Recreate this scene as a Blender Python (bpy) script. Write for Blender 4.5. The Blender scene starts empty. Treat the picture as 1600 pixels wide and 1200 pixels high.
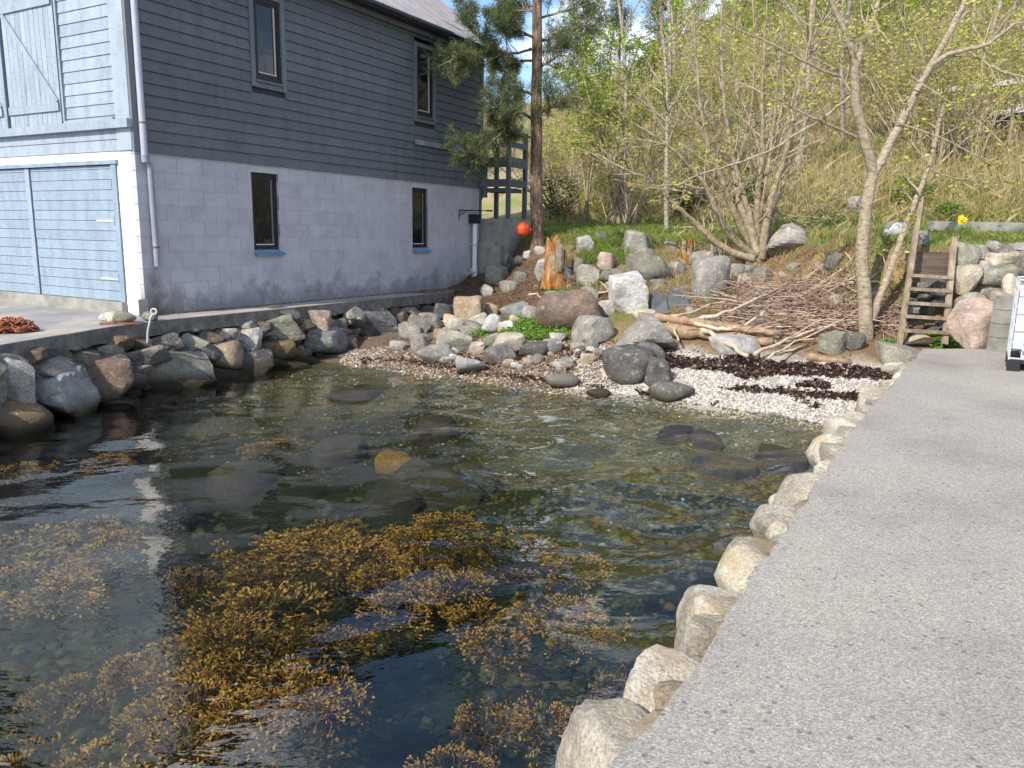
import bpy, bmesh, math, random
import numpy as np
from mathutils import Vector, Matrix
random.seed(7)
RNG = np.random.default_rng(11)
scene = bpy.context.scene
COL = scene.collection

# ------------------------------------------------------------------ camera, sky, sun, exposure
F_PX, PITCH, ROLL, EYE = 1222.8, math.radians(10.91), math.radians(.987), 2.4
cp, sp = math.cos(PITCH), math.sin(PITCH)
FWD = np.array([0, cp, -sp]); R0 = np.array([1., 0, 0]); U0 = np.array([0, sp, cp])
RT = math.cos(ROLL) * R0 + math.sin(ROLL) * U0
UP = -math.sin(ROLL) * R0 + math.cos(ROLL) * U0
EYEP = np.array([0, 0, EYE])
cam = bpy.data.cameras.new('camera'); camo = bpy.data.objects.new('camera', cam); COL.objects.link(camo)
cam.sensor_width = 36; cam.lens = F_PX / 1600 * 36; cam.clip_start = .05; cam.clip_end = 2000
camo.matrix_world = Matrix([[RT[0], UP[0], -FWD[0], 0], [RT[1], UP[1], -FWD[1], 0], [RT[2], UP[2], -FWD[2], EYE], [0, 0, 0, 1]])
scene.camera = camo
SUN_AZ, SUN_EL = math.radians(-142), math.radians(37)      # azimuth from +Y towards +X
world = bpy.data.worlds.new('World'); scene.world = world; world.use_nodes = True
wn, wl = world.node_tree.nodes, world.node_tree.links
bg = wn['Background']; bg.inputs['Strength'].default_value = .14
sky = wn.new('ShaderNodeTexSky'); sky.sky_type = 'NISHITA'; sky.sun_disc = False
sky.sun_elevation = SUN_EL; sky.sun_rotation = SUN_AZ % (2 * math.pi); sky.dust_density = .4; sky.ozone_density = 2.5
tc = wn.new('ShaderNodeTexCoord'); mp = wn.new('ShaderNodeMapping'); mp.inputs['Scale'].default_value = (1, 1, 2.6); mp.inputs['Location'].default_value = (1.3, .4, .2)
cn = wn.new('ShaderNodeTexNoise'); cn.inputs['Scale'].default_value = 2.3; cn.inputs['Detail'].default_value = 7; cn.inputs['Roughness'].default_value = .55
cr = wn.new('ShaderNodeValToRGB'); cr.color_ramp.elements[0].position = .51; cr.color_ramp.elements[1].position = .66
cmx = wn.new('ShaderNodeMixRGB'); cmx.inputs['Color2'].default_value = (12.5, 13.0, 14.0, 1)
wl.new(tc.outputs['Generated'], mp.inputs['Vector']); wl.new(mp.outputs[0], cn.inputs['Vector']); wl.new(cn.outputs['Fac'], cr.inputs['Fac'])
wl.new(cr.outputs['Color'], cmx.inputs['Fac']); wl.new(sky.outputs[0], cmx.inputs['Color1']); wl.new(cmx.outputs[0], bg.inputs['Color'])
sd = bpy.data.lights.new('sun', 'SUN'); so = bpy.data.objects.new('sun', sd); COL.objects.link(so)
sd.energy = 4.0; sd.angle = math.radians(.53); sd.color = (1, .90, .76)
sdir = Vector((math.sin(SUN_AZ) * math.cos(SUN_EL), math.cos(SUN_AZ) * math.cos(SUN_EL), math.sin(SUN_EL)))
so.rotation_euler = sdir.to_track_quat('Z', 'Y').to_euler(); so.location = sdir * 40
vs = scene.view_settings
scene.display_settings.display_device = 'sRGB'; vs.view_transform = 'Standard'; vs.look = 'None'; vs.gamma = 1; vs.use_curve_mapping = False
vs.exposure = .62

# ------------------------------------------------------------------ rays of the photograph, to work out where things stand
def ray(x, y): return FWD + RT * (x - 800) / F_PX - UP * (y - 600) / F_PX
def atz(x, y, z):
    d = ray(x, y); return EYEP + d * ((z - EYE) / d[2])
def aty(x, y, Y):
    d = ray(x, y); return EYEP + d * (Y / d[1])
PXM = lambda depth: depth / F_PX       # metres per pixel at a depth

# ------------------------------------------------------------------ mesh helpers
def setp(o, label=None, cat=None, group=None, kind=None):
    if label: o['label'] = label
    if cat: o['category'] = cat
    if group: o['group'] = group
    if kind: o['kind'] = kind
    return o
def mesh_np(name, V, F, mats=(), idx=None, smooth=False):
    me = bpy.data.meshes.new(name)
    V = np.asarray(V, np.float32); F = np.asarray(F, np.int32); k = F.shape[1]
    me.vertices.add(len(V)); me.vertices.foreach_set('co', V.ravel())
    me.loops.add(F.size); me.loops.foreach_set('vertex_index', F.ravel())
    me.polygons.add(len(F)); me.polygons.foreach_set('loop_start', np.arange(0, F.size, k, dtype=np.int32))
    if idx is not None: me.polygons.foreach_set('material_index', np.asarray(idx, np.int32))
    me.polygons.foreach_set('use_smooth', np.full(len(F), bool(smooth)))
    for m in (mats if isinstance(mats, (list, tuple)) else [mats]): me.materials.append(m)
    me.update(calc_edges=True); me.validate()
    return me
def link(name, me, parent=None, loc=(0, 0, 0), rot=(0, 0, 0), scale=(1, 1, 1)):
    o = bpy.data.objects.new(name, me); COL.objects.link(o)
    if name in ('twigs', 'foliage', 'needles', 'branches'): o['kind'] = 'stuff'
    o.parent = parent; o.location = [float(v) for v in loc]; o.rotation_euler = rot; o.scale = [float(v) for v in scale]
    return o
def empty(name, loc, label, cat, group=None, rotz=0):
    o = bpy.data.objects.new(name, None); COL.objects.link(o); o.location = [float(v) for v in loc]; o.rotation_euler = (0, 0, rotz); o.empty_display_size = .1
    return setp(o, label, cat, group)
class MB:
    def __init__(s): s.V = []; s.F = []; s.I = []; s.n = 0
    def add(s, V, F, mi=0):
        V = np.asarray(V, float); F = np.asarray(F, int)
        if F.shape[1] == 3: F = np.concatenate([F, F[:, 2:3]], 1)
        s.V.append(V); s.F.append(F + s.n); s.I.append(np.full(len(F), mi)); s.n += len(V); return s
    def box(s, x0, x1, y0, y1, z0, z1, mi=0, R=None, c=(0, 0, 0)):
        V = np.array([[x, y, z] for x in (x0, x1) for y in (y0, y1) for z in (z0, z1)], float)
        if R is not None: V = V @ np.array(R).T
        V = V + np.array(c)
        return s.add(V, [[0, 1, 3, 2], [4, 6, 7, 5], [0, 4, 5, 1], [2, 3, 7, 6], [0, 2, 6, 4], [1, 5, 7, 3]], mi)
    def tube(s, P, r, sides=6, mi=0, cap=True):
        V, F = tube(P, r, sides, cap); return s.add(V, F, mi)
    def mesh(s, name, mats, smooth=False):
        V = np.concatenate(s.V); F = np.concatenate(s.F); I = np.concatenate(s.I)
        tri = F[:, 2] == F[:, 3]
        if tri.any():
            me = bpy.data.meshes.new(name); me.from_pydata(V.tolist(), [], [tuple(f[:3]) if t else tuple(f) for f, t in zip(F.tolist(), tri)])
            me.polygons.foreach_set('material_index', I.astype(np.int32)); me.polygons.foreach_set('use_smooth', np.full(len(F), bool(smooth)))
            for m in (mats if isinstance(mats, (list, tuple)) else [mats]): me.materials.append(m)
            me.update(); return me
        return mesh_np(name, V, F, mats, I, smooth)
def tube(P, r, sides=6, cap=True):
    P = np.asarray(P, float); n = len(P); r = np.broadcast_to(np.asarray(r, float), (n,))
    T = np.gradient(P, axis=0); T /= np.linalg.norm(T, axis=1)[:, None] + 1e-9
    ref = np.array([0, 0, 1.]) if abs(T[0][2]) < .9 else np.array([1., 0, 0])
    A = np.zeros_like(P); a = np.cross(ref, T[0]); a /= np.linalg.norm(a)
    for i in range(n):
        a = a - T[i] * (a @ T[i]); a /= np.linalg.norm(a) + 1e-9; A[i] = a
    B = np.cross(T, A); th = np.arange(sides) * 2 * math.pi / sides
    V = (P[:, None] + r[:, None, None] * (np.cos(th)[None, :, None] * A[:, None] + np.sin(th)[None, :, None] * B[:, None])).reshape(-1, 3)
    F = []
    j = np.arange(sides); k = (j + 1) % sides
    for i in range(n - 1): F.append(np.stack([i * sides + j, i * sides + k, (i + 1) * sides + k, (i + 1) * sides + j], 1))
    F = np.concatenate(F)
    if cap:
        V = np.concatenate([V, P[:1], P[-1:]]); m = n * sides
        F = np.concatenate([F, np.stack([k, j, np.full(sides, m), np.full(sides, m)], 1), np.stack([(n - 1) * sides + j, (n - 1) * sides + k, np.full(sides, m + 1), np.full(sides, m + 1)], 1)])
    return V, F
def box_obj(name, x0, x1, y0, y1, z0, z1, mat, parent=None, **kw):
    return link(name, MB().box(x0, x1, y0, y1, z0, z1).mesh(name, mat), parent, **kw)
def prism(name, poly, z0, z1, mat, parent=None):
    n = len(poly); V = [(x, y, z0) for x, y in poly] + [(x, y, z1) for x, y in poly]
    F = [list(range(n))[::-1], list(range(n, 2 * n))] + [[i, (i + 1) % n, n + (i + 1) % n, n + i] for i in range(n)]
    me = bpy.data.meshes.new(name); me.from_pydata(V, [], F); me.materials.append(mat); me.update()
    return link(name, me, parent)
# hash value noise, vectorised
def vnoise(P, seed=0):
    P = np.asarray(P, float); i = np.floor(P).astype(np.int64); f = P - i; u = f * f * (3 - 2 * f)
    def h(a, b, c):
        n = (a * 374761393 + b * 668265263 + c * 1274126177 + seed * 974634777) & 0xffffffff
        n = ((n ^ (n >> 13)) * 1274126177) & 0xffffffff
        return ((n ^ (n >> 16)) & 0xffff) / 32767.5 - 1
    r = 0
    for dx in (0, 1):
        for dy in (0, 1):
            for dz in (0, 1):
                w = (u[..., 0] if dx else 1 - u[..., 0]) * (u[..., 1] if dy else 1 - u[..., 1]) * (u[..., 2] if dz else 1 - u[..., 2])
                r = r + w * h(i[..., 0] + dx, i[..., 1] + dy, i[..., 2] + dz)
    return r
def fbm(P, seed=0, octs=4, gain=.5):
    P = np.asarray(P, float); r = 0; a = 1; t = 0
    for k in range(octs): r = r + a * vnoise(P * 2 ** k, seed + k); t += a; a *= gain
    return r / t
def xy3(x, y, s=1): return np.stack([x * s, y * s, np.zeros_like(x)], -1)

# ------------------------------------------------------------------ materials
def nmat(name):
    m = bpy.data.materials.new(name); m.use_nodes = True
    return m, m.node_tree.nodes, m.node_tree.links, m.node_tree.nodes['Principled BSDF']
def ramp(nt, stops):
    r = nt.new('ShaderNodeValToRGB'); e = r.color_ramp.elements
    e[0].position, e[0].color = stops[0][0], (*stops[0][1], 1); e[1].position, e[1].color = stops[-1][0], (*stops[-1][1], 1)
    for p, c in stops[1:-1]: q = e.new(p); q.color = (*c, 1)
    return r
def noise_n(nt, ln, scale, detail=5, rough=.6, vec=None, stretch=None):
    t = nt.new('ShaderNodeTexNoise'); t.inputs['Scale'].default_value = scale; t.inputs['Detail'].default_value = detail; t.inputs['Roughness'].default_value = rough
    if vec is None:
        c = nt.new('ShaderNodeTexCoord'); vec = c.outputs['Object']
    if stretch:
        mpn = nt.new('ShaderNodeMapping'); mpn.inputs['Scale'].default_value = stretch; ln.new(vec, mpn.inputs['Vector']); vec = mpn.outputs[0]
    ln.new(vec, t.inputs['Vector']); return t
def mat(name, stops, scale=6, rough=.85, bump=.3, bscale=None, detail=6, stretch=None, vary=.0, spec=.3, dist=.02):
    """noise-coloured surface; vary = per-object brightness spread"""
    m, nt, ln, b = nmat(name)
    t = noise_n(nt, ln, scale, detail, .62, stretch=stretch); r = ramp(nt, stops); ln.new(t.outputs['Fac'], r.inputs['Fac'])
    col = r.outputs['Color']
    if vary:
        oi = nt.new('ShaderNodeObjectInfo'); mr = nt.new('ShaderNodeMapRange'); mr.inputs['To Min'].default_value = 1 - vary; mr.inputs['To Max'].default_value = 1 + vary
        ln.new(oi.outputs['Random'], mr.inputs['Value']); mx = nt.new('ShaderNodeMixRGB'); mx.blend_type = 'MULTIPLY'; mx.inputs['Fac'].default_value = 1
        ln.new(col, mx.inputs['Color1']); ln.new(mr.outputs[0], mx.inputs['Color2']); col = mx.outputs[0]
    ln.new(col, b.inputs['Base Color']); b.inputs['Roughness'].default_value = rough; b.inputs['Specular IOR Level'].default_value = spec
    if bump:
        t2 = noise_n(nt, ln, bscale or scale * 4, 6, .65, stretch=stretch); bp = nt.new('ShaderNodeBump'); bp.inputs['Strength'].default_value = bump; bp.inputs['Distance'].default_value = dist
        ln.new(t2.outputs['Fac'], bp.inputs['Height']); ln.new(bp.outputs[0], b.inputs['Normal'])
    return m
def c3(*a): return tuple(a)
def shade(c, k): return tuple(v * k for v in c)

def rock_mat(name, base, speck=.5, lichen=(.55, .55, .45), lich=.5, strata=False, wet=True, rust=None):
    m, nt, ln, b = nmat(name)
    tcx = nt.new('ShaderNodeTexCoord'); geo = nt.new('ShaderNodeNewGeometry'); oi = nt.new('ShaderNodeObjectInfo')
    add = nt.new('ShaderNodeVectorMath'); add.operation = 'MULTIPLY_ADD'; add.inputs[1].default_value = (1, 1, 1)
    rv = nt.new('ShaderNodeMath'); rv.operation = 'MULTIPLY'; rv.inputs[1].default_value = 37; ln.new(oi.outputs['Random'], rv.inputs[0])
    ln.new(geo.outputs['Position'], add.inputs[0]); ln.new(rv.outputs[0], add.inputs[2]); P = add.outputs[0]
    n1 = noise_n(nt, ln, 3.2, 8, .65, P, (1, 1, 4.5) if strata else None)
    r1 = ramp(nt, [(.28, shade(base, .5)), (.5, base), (.72, tuple(min(.72, v * 1.5 + .02) for v in base))]); ln.new(n1.outputs['Fac'], r1.inputs['Fac'])
    n2 = noise_n(nt, ln, 70, 3, .7, P); r2 = ramp(nt, [(.36, (1 - speck,) * 3), (.6, (1.12,) * 3)]); ln.new(n2.outputs['Fac'], r2.inputs['Fac'])
    mx = nt.new('ShaderNodeMixRGB'); mx.blend_type = 'MULTIPLY'; mx.inputs['Fac'].default_value = 1; ln.new(r1.outputs[0], mx.inputs['Color1']); ln.new(r2.outputs[0], mx.inputs['Color2'])
    col = mx.outputs[0]
    if rust:
        n4 = noise_n(nt, ln, 2.1, 5, .6, P); r4 = ramp(nt, [(.5, (0, 0, 0)), (.66, (1, 1, 1))]); ln.new(n4.outputs['Fac'], r4.inputs['Fac'])
        m4 = nt.new('ShaderNodeMixRGB'); m4.inputs['Color2'].default_value = (*rust, 1); ln.new(r4.outputs[0], m4.inputs['Fac']); ln.new(col, m4.inputs['Color1']); col = m4.outputs[0]
    n3 = noise_n(nt, ln, 9, 6, .7, P); r3 = ramp(nt, [(.56, (0, 0, 0)), (.66, (lich,) * 3)]); ln.new(n3.outputs['Fac'], r3.inputs['Fac'])
    m3 = nt.new('ShaderNodeMixRGB'); m3.inputs['Color2'].default_value = (*lichen, 1); ln.new(r3.outputs[0], m3.inputs['Fac']); ln.new(col, m3.inputs['Color1']); col = m3.outputs[0]
    if wet:   # dark algae below the tide line
        sx = nt.new('ShaderNodeSeparateXYZ'); ln.new(geo.outputs['Position'], sx.inputs[0])
        nz = nt.new('ShaderNodeMath'); nz.operation = 'MULTIPLY_ADD'; nz.inputs[1].default_value = -.25; ln.new(n1.outputs['Fac'], nz.inputs[0]); ln.new(sx.outputs['Z'], nz.inputs[2])
        mr = nt.new('ShaderNodeMapRange'); mr.inputs['From Min'].default_value = -.06; mr.inputs['From Max'].default_value = .12; ln.new(nz.outputs[0], mr.inputs['Value'])
        m5 = nt.new('ShaderNodeMixRGB'); m5.inputs['Color1'].default_value = (.045, .038, .022, 1); ln.new(mr.outputs[0], m5.inputs['Fac']); ln.new(col, m5.inputs['Color2']); col = m5.outputs[0]
    vr = nt.new('ShaderNodeMapRange'); vr.inputs['To Min'].default_value = .75; vr.inputs['To Max'].default_value = 1.22; ln.new(oi.outputs['Random'], vr.inputs['Value'])
    mv = nt.new('ShaderNodeMixRGB'); mv.blend_type = 'MULTIPLY'; mv.inputs['Fac'].default_value = 1; ln.new(col, mv.inputs['Color1']); ln.new(vr.outputs[0], mv.inputs['Color2'])
    ln.new(mv.outputs[0], b.inputs['Base Color']); b.inputs['Roughness'].default_value = .88; b.inputs['Specular IOR Level'].default_value = .25
    nb = noise_n(nt, ln, 14, 9, .72, P, (1, 1, 3.5) if strata else None); bp = nt.new('ShaderNodeBump'); bp.inputs['Strength'].default_value = .9; bp.inputs['Distance'].default_value = .05
    ln.new(nb.outputs['Fac'], bp.inputs['Height']); ln.new(bp.outputs[0], b.inputs['Normal'])
    return m
ROCK = dict(
    grey=rock_mat('grey_rock', (.27, .255, .23)), pale=rock_mat('pale_rock', (.42, .40, .36), lich=.35), white=rock_mat('white_rock', (.55, .54, .52), speck=.35, lichen=(.3, .3, .27)),
    tan=rock_mat('tan_rock', (.36, .29, .21), rust=(.29, .20, .12)), brown=rock_mat('brown_rock', (.16, .122, .098), rust=(.19, .115, .08), lich=.3), dark=rock_mat('dark_rock', (.125, .12, .115), lich=.4),
    strata=rock_mat('layered_rock', (.13, .14, .15), strata=True, lich=.5), green=rock_mat('green_grey_rock', (.27, .262, .215), lich=.4), pink=rock_mat('pinkish_rock', (.38, .30, .25), rust=(.33, .24, .22)),
    orange=rock_mat('ochre_rock', (.22, .155, .085), rust=(.13, .10, .07)), cream=rock_mat('cream_rock', (.50, .45, .365), speck=.42, rust=(.42, .33, .20), lichen=(.66, .65, .61), lich=.6),
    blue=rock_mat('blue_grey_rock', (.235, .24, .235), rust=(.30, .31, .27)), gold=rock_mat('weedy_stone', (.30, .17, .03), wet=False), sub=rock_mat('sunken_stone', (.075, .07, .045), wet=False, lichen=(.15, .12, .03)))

def paint(name, base, vary=.10, grainz=True, wear=(.6, .6, .58), wearamt=.0):
    m, nt, ln, b = nmat(name)
    t = noise_n(nt, ln, 5, 6, .65, stretch=(1.2, 1.2, 9)); r = ramp(nt, [(.3, shade(base, .86)), (.7, shade(base, 1.1))]); ln.new(t.outputs['Fac'], r.inputs['Fac']); col = r.outputs[0]
    t2 = noise_n(nt, ln, 2.2, 7, .68, stretch=(2.2, 2.2, .55)); r2 = ramp(nt, [(.33, (.80, .80, .80)), (.5, (1, 1, 1)), (.67, (1.12, 1.12, 1.12))]); ln.new(t2.outputs['Fac'], r2.inputs['Fac'])
    mx = nt.new('ShaderNodeMixRGB'); mx.blend_type = 'MULTIPLY'; mx.inputs['Fac'].default_value = 1; ln.new(col, mx.inputs['Color1']); ln.new(r2.outputs[0], mx.inputs['Color2']); col = mx.outputs[0]
    if wearamt:
        t3 = noise_n(nt, ln, 11, 7, .75, stretch=(1, 1, 3)); r3 = ramp(nt, [(.6, (0, 0, 0)), (.72, (wearamt,) * 3)]); ln.new(t3.outputs['Fac'], r3.inputs['Fac'])
        m3 = nt.new('ShaderNodeMixRGB'); m3.inputs['Color2'].default_value = (*wear, 1); ln.new(r3.outputs[0], m3.inputs['Fac']); ln.new(col, m3.inputs['Color1']); col = m3.outputs[0]
    oi = nt.new('ShaderNodeObjectInfo'); mr = nt.new('ShaderNodeMapRange'); mr.inputs['To Min'].default_value = 1 - vary; mr.inputs['To Max'].default_value = 1 + vary; ln.new(oi.outputs['Random'], mr.inputs['Value'])
    mv = nt.new('ShaderNodeMixRGB'); mv.blend_type = 'MULTIPLY'; mv.inputs['Fac'].default_value = 1; ln.new(col, mv.inputs['Color1']); ln.new(mr.outputs[0], mv.inputs['Color2'])
    ln.new(mv.outputs[0], b.inputs['Base Color']); b.inputs['Roughness'].default_value = .62; b.inputs['Specular IOR Level'].default_value = .3
    t4 = noise_n(nt, ln, 60, 4, .6, stretch=(1, 1, 4)); bp = nt.new('ShaderNodeBump'); bp.inputs['Strength'].default_value = .18; bp.inputs['Distance'].default_value = .01; ln.new(t4.outputs['Fac'], bp.inputs['Height']); ln.new(bp.outputs[0], b.inputs['Normal'])
    return m
HC = np.array([-5.98, 12.72, .97]); HA = math.radians(29.69)
HD = np.array([math.sin(HA), math.cos(HA), 0]); HG = np.array([-HD[1], HD[0], 0])
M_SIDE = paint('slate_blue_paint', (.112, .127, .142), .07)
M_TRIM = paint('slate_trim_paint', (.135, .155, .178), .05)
M_FRONT = paint('light_blue_front_paint', (.27, .325, .40), .06, wearamt=.35, wear=(.55, .58, .62))  # lighter and bluer base than the side boards, plus pale worn flecks
M_DOOR = paint('light_blue_door_paint', (.235, .305, .39), .04, wearamt=.15)
M_DTRIM = paint('blue_trim_paint', (.23, .30, .385), .04)
M_SILL = paint('blue_sill_paint', (.13, .24, .36), .05)
# painted masonry: mildew near the ground, damp by the corner
def block_mat():
    m, nt, ln, b = nmat('painted_block')
    geo = nt.new('ShaderNodeNewGeometry'); oi = nt.new('ShaderNodeObjectInfo'); P = geo.outputs['Position']
    t = noise_n(nt, ln, 3, 7, .7, P); r = ramp(nt, [(.3, (.36, .35, .385)), (.55, (.44, .43, .468)), (.75, (.48, .47, .505))]); ln.new(t.outputs['Fac'], r.inputs['Fac'])
    vr = nt.new('ShaderNodeMapRange'); vr.inputs['To Min'].default_value = .95; vr.inputs['To Max'].default_value = 1.04; ln.new(oi.outputs['Random'], vr.inputs['Value'])
    mv = nt.new('ShaderNodeMixRGB'); mv.blend_type = 'MULTIPLY'; mv.inputs['Fac'].default_value = 1; ln.new(r.outputs[0], mv.inputs['Color1']); ln.new(vr.outputs[0], mv.inputs['Color2'])
    sx = nt.new('ShaderNodeSeparateXYZ'); ln.new(P, sx.inputs[0])
    n2 = noise_n(nt, ln, 2.6, 6, .65, P); ad = nt.new('ShaderNodeMath'); ad.operation = 'MULTIPLY_ADD'; ad.inputs[1].default_value = -1.7; ln.new(n2.outputs['Fac'], ad.inputs[0]); ln.new(sx.outputs['Z'], ad.inputs[2])
    mr = nt.new('ShaderNodeMapRange'); mr.inputs['From Min'].default_value = .62; mr.inputs['From Max'].default_value = .18; mr.inputs['To Max'].default_value = .7; ln.new(ad.outputs[0], mr.inputs['Value'])
    m2 = nt.new('ShaderNodeMixRGB'); m2.inputs['Color2'].default_value = (.16, .155, .16, 1); ln.new(mr.outputs[0], m2.inputs['Fac']); ln.new(mv.outputs[0], m2.inputs['Color1'])
    pc = (HC + HD * .2); sub = nt.new('ShaderNodeVectorMath'); sub.operation = 'SUBTRACT'; sub.inputs[1].default_value = (pc[0], pc[1], 0); fl = nt.new('ShaderNodeVectorMath'); fl.operation = 'MULTIPLY'; fl.inputs[1].default_value = (1, 1, 0); ln.new(P, sub.inputs[0]); ln.new(sub.outputs[0], fl.inputs[0])
    le = nt.new('ShaderNodeVectorMath'); le.operation = 'LENGTH'; ln.new(fl.outputs[0], le.inputs[0]); n5 = noise_n(nt, ln, 4.5, 6, .65, P)
    dd = nt.new('ShaderNodeMath'); dd.operation = 'MULTIPLY_ADD'; dd.inputs[1].default_value = .55; ln.new(n5.outputs['Fac'], dd.inputs[0]); ln.new(le.outputs['Value'], dd.inputs[2])
    z2 = nt.new('ShaderNodeMath'); z2.operation = 'MULTIPLY_ADD'; z2.inputs[1].default_value = .30; z2.inputs[2].default_value = -.30; ln.new(sx.outputs['Z'], z2.inputs[0]); da = nt.new('ShaderNodeMath'); da.operation = 'ADD'; ln.new(dd.outputs[0], da.inputs[0]); ln.new(z2.outputs[0], da.inputs[1])
    ms = nt.new('ShaderNodeMapRange'); ms.inputs['From Min'].default_value = .62; ms.inputs['From Max'].default_value = .34; ms.inputs['To Max'].default_value = .8; ln.new(da.outputs[0], ms.inputs['Value'])
    m6 = nt.new('ShaderNodeMixRGB'); m6.inputs['Color2'].default_value = (.10, .088, .045, 1); ln.new(ms.outputs[0], m6.inputs['Fac']); ln.new(m2.outputs[0], m6.inputs['Color1']); m2 = m6
    ln.new(m2.outputs[0], b.inputs['Base Color']); b.inputs['Roughness'].default_value = .9; b.inputs['Specular IOR Level'].default_value = .2
    t3 = noise_n(nt, ln, 120, 4, .7, P); t3b = noise_n(nt, ln, 14, 5, .6, P); am = nt.new('ShaderNodeMath'); am.operation = 'ADD'; ln.new(t3.outputs['Fac'], am.inputs[0]); ln.new(t3b.outputs['Fac'], am.inputs[1])
    bp = nt.new('ShaderNodeBump'); bp.inputs['Strength'].default_value = .4; bp.inputs['Distance'].default_value = .012; ln.new(am.outputs[0], bp.inputs['Height']); ln.new(bp.outputs[0], b.inputs['Normal'])
    return m
M_BLOCK = block_mat()
M_WBLOCK = mat('whitewashed_block', [(.3, (.62, .60, .58)), (.6, (.74, .73, .72))], 5, bump=.4, bscale=60, vary=.05, dist=.01)
M_MORTAR = mat('mortar', [(.3, (.42, .415, .44)), (.7, (.50, .495, .52))], 8, bump=.3)
M_DARKWOOD = mat('dark_brown_frame', [(.3, (.018, .013, .014)), (.7, (.035, .027, .027))], 12, rough=.5, bump=.1)
M_STRIP = mat('pale_bead', [(.3, (.42, .40, .39)), (.7, (.55, .53, .5))], 12, rough=.6, bump=0)
def glass_mat():
    m, nt, ln, b = nmat('window_glass'); b.inputs['Base Color'].default_value = (.012, .012, .013, 1); b.inputs['Roughness'].default_value = .04; b.inputs['Specular IOR Level'].default_value = .6
    t = noise_n(nt, ln, 3, 3); bp = nt.new('ShaderNodeBump'); bp.inputs['Strength'].default_value = .08; bp.inputs['Distance'].default_value = .02; ln.new(t.outputs['Fac'], bp.inputs['Height']); ln.new(bp.outputs[0], b.inputs['Normal']); return m
M_GLASS = glass_mat()
M_ROOF = mat('grey_roof_sheet', [(.3, (.19, .185, .205)), (.7, (.27, .263, .285))], 3, rough=.75, bump=.1)
M_SOFFIT = mat('dark_soffit', [(.3, (.03, .033, .045)), (.7, (.05, .055, .07))], 5, bump=.1)
M_PVC = mat('white_pvc', [(.3, (.68, .68, .70)), (.7, (.76, .76, .78))], 5, rough=.4, bump=.03)
M_PIPE = mat('grey_blue_downpipe', [(.3, (.34, .37, .45)), (.7, (.43, .46, .53))], 5, rough=.5, bump=.05)
M_PIPE2 = mat('blue_downpipe', [(.3, (.20, .235, .29)), (.7, (.27, .305, .36))], 5, rough=.5, bump=.05)
M_BLACK = mat('black_plastic', [(.3, (.012, .012, .014)), (.7, (.022, .022, .025))], 6, rough=.5, bump=.05)
M_RUST = mat('rust', [(.3, (.13, .045, .022)), (.55, (.26, .095, .05)), (.75, (.36, .15, .09))], 25, rough=.9, bump=.5, dist=.01, vary=.15)
M_GALV = mat('galvanised_steel', [(.3, (.34, .36, .4)), (.7, (.5, .52, .56))], 20, rough=.5, bump=.1)
M_OLDCONC = mat('old_concrete', [(.25, (.15, .15, .13)), (.5, (.27, .265, .24)), (.75, (.36, .35, .32))], 3.5, bump=.6, bscale=25, detail=9)
M_EDGECONC = mat('stained_concrete_edge', [(.25, (.07, .065, .058)), (.5, (.14, .132, .12)), (.75, (.24, .23, .21))], 5, bump=.8, bscale=30, detail=9)
M_WOOD = mat('weathered_wood', [(.3, (.17, .13, .095)), (.55, (.29, .23, .165)), (.75, (.42, .35, .27))], 9, bump=.6, stretch=(1, 1, .15), bscale=40, vary=.12)
M_DRIFT = mat('bleached_driftwood', [(.3, (.34, .26, .18)), (.55, (.50, .42, .32)), (.75, (.62, .56, .47))], 10, bump=.5, bscale=40, vary=.12)
M_LOG = mat('dry_log', [(.3, (.16, .10, .065)), (.55, (.30, .205, .13)), (.75, (.42, .31, .21))], 8, bump=.8, bscale=30, vary=.1)
M_ROT = mat('rotten_orange_wood', [(.28, (.07, .035, .015)), (.45, (.25, .10, .03)), (.6, (.42, .21, .08)), (.75, (.50, .36, .22))], 9, bump=1, bscale=22, stretch=(1, 1, .35), detail=9, dist=.05)
M_TWIG = mat('reddish_twig', [(.3, (.22, .145, .12)), (.7, (.50, .375, .30))], 4, bump=0)
M_BARK = mat('smooth_grey_bark', [(.30, (.10, .08, .05)), (.42, (.25, .205, .145)), (.55, (.34, .285, .205)), (.72, (.46, .40, .31))], 13, bump=.8, bscale=42, stretch=(1, 1, 1.7), detail=9)
M_HAZEL = mat('grey_brown_bark', [(.3, (.13, .10, .065)), (.5, (.26, .21, .14)), (.72, (.42, .36, .27))], 9, bump=.7, bscale=35)
M_BIRCH = mat('birch_bark', [(.34, (.09, .075, .06)), (.47, (.25, .22, .175)), (.68, (.40, .365, .30))], 6, bump=.3, stretch=(1, 1, 2.5))
M_BRUSH = mat('bare_twig_bark', [(.3, (.21, .175, .125)), (.7, (.42, .355, .265))], 5, bump=0)
M_PINEBARK = mat('pine_bark', [(.36, (.06, .04, .03)), (.48, (.19, .13, .095)), (.66, (.33, .235, .17))], 14, bump=1, bscale=18, stretch=(1, 1, .28), dist=.1, detail=9)
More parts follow.
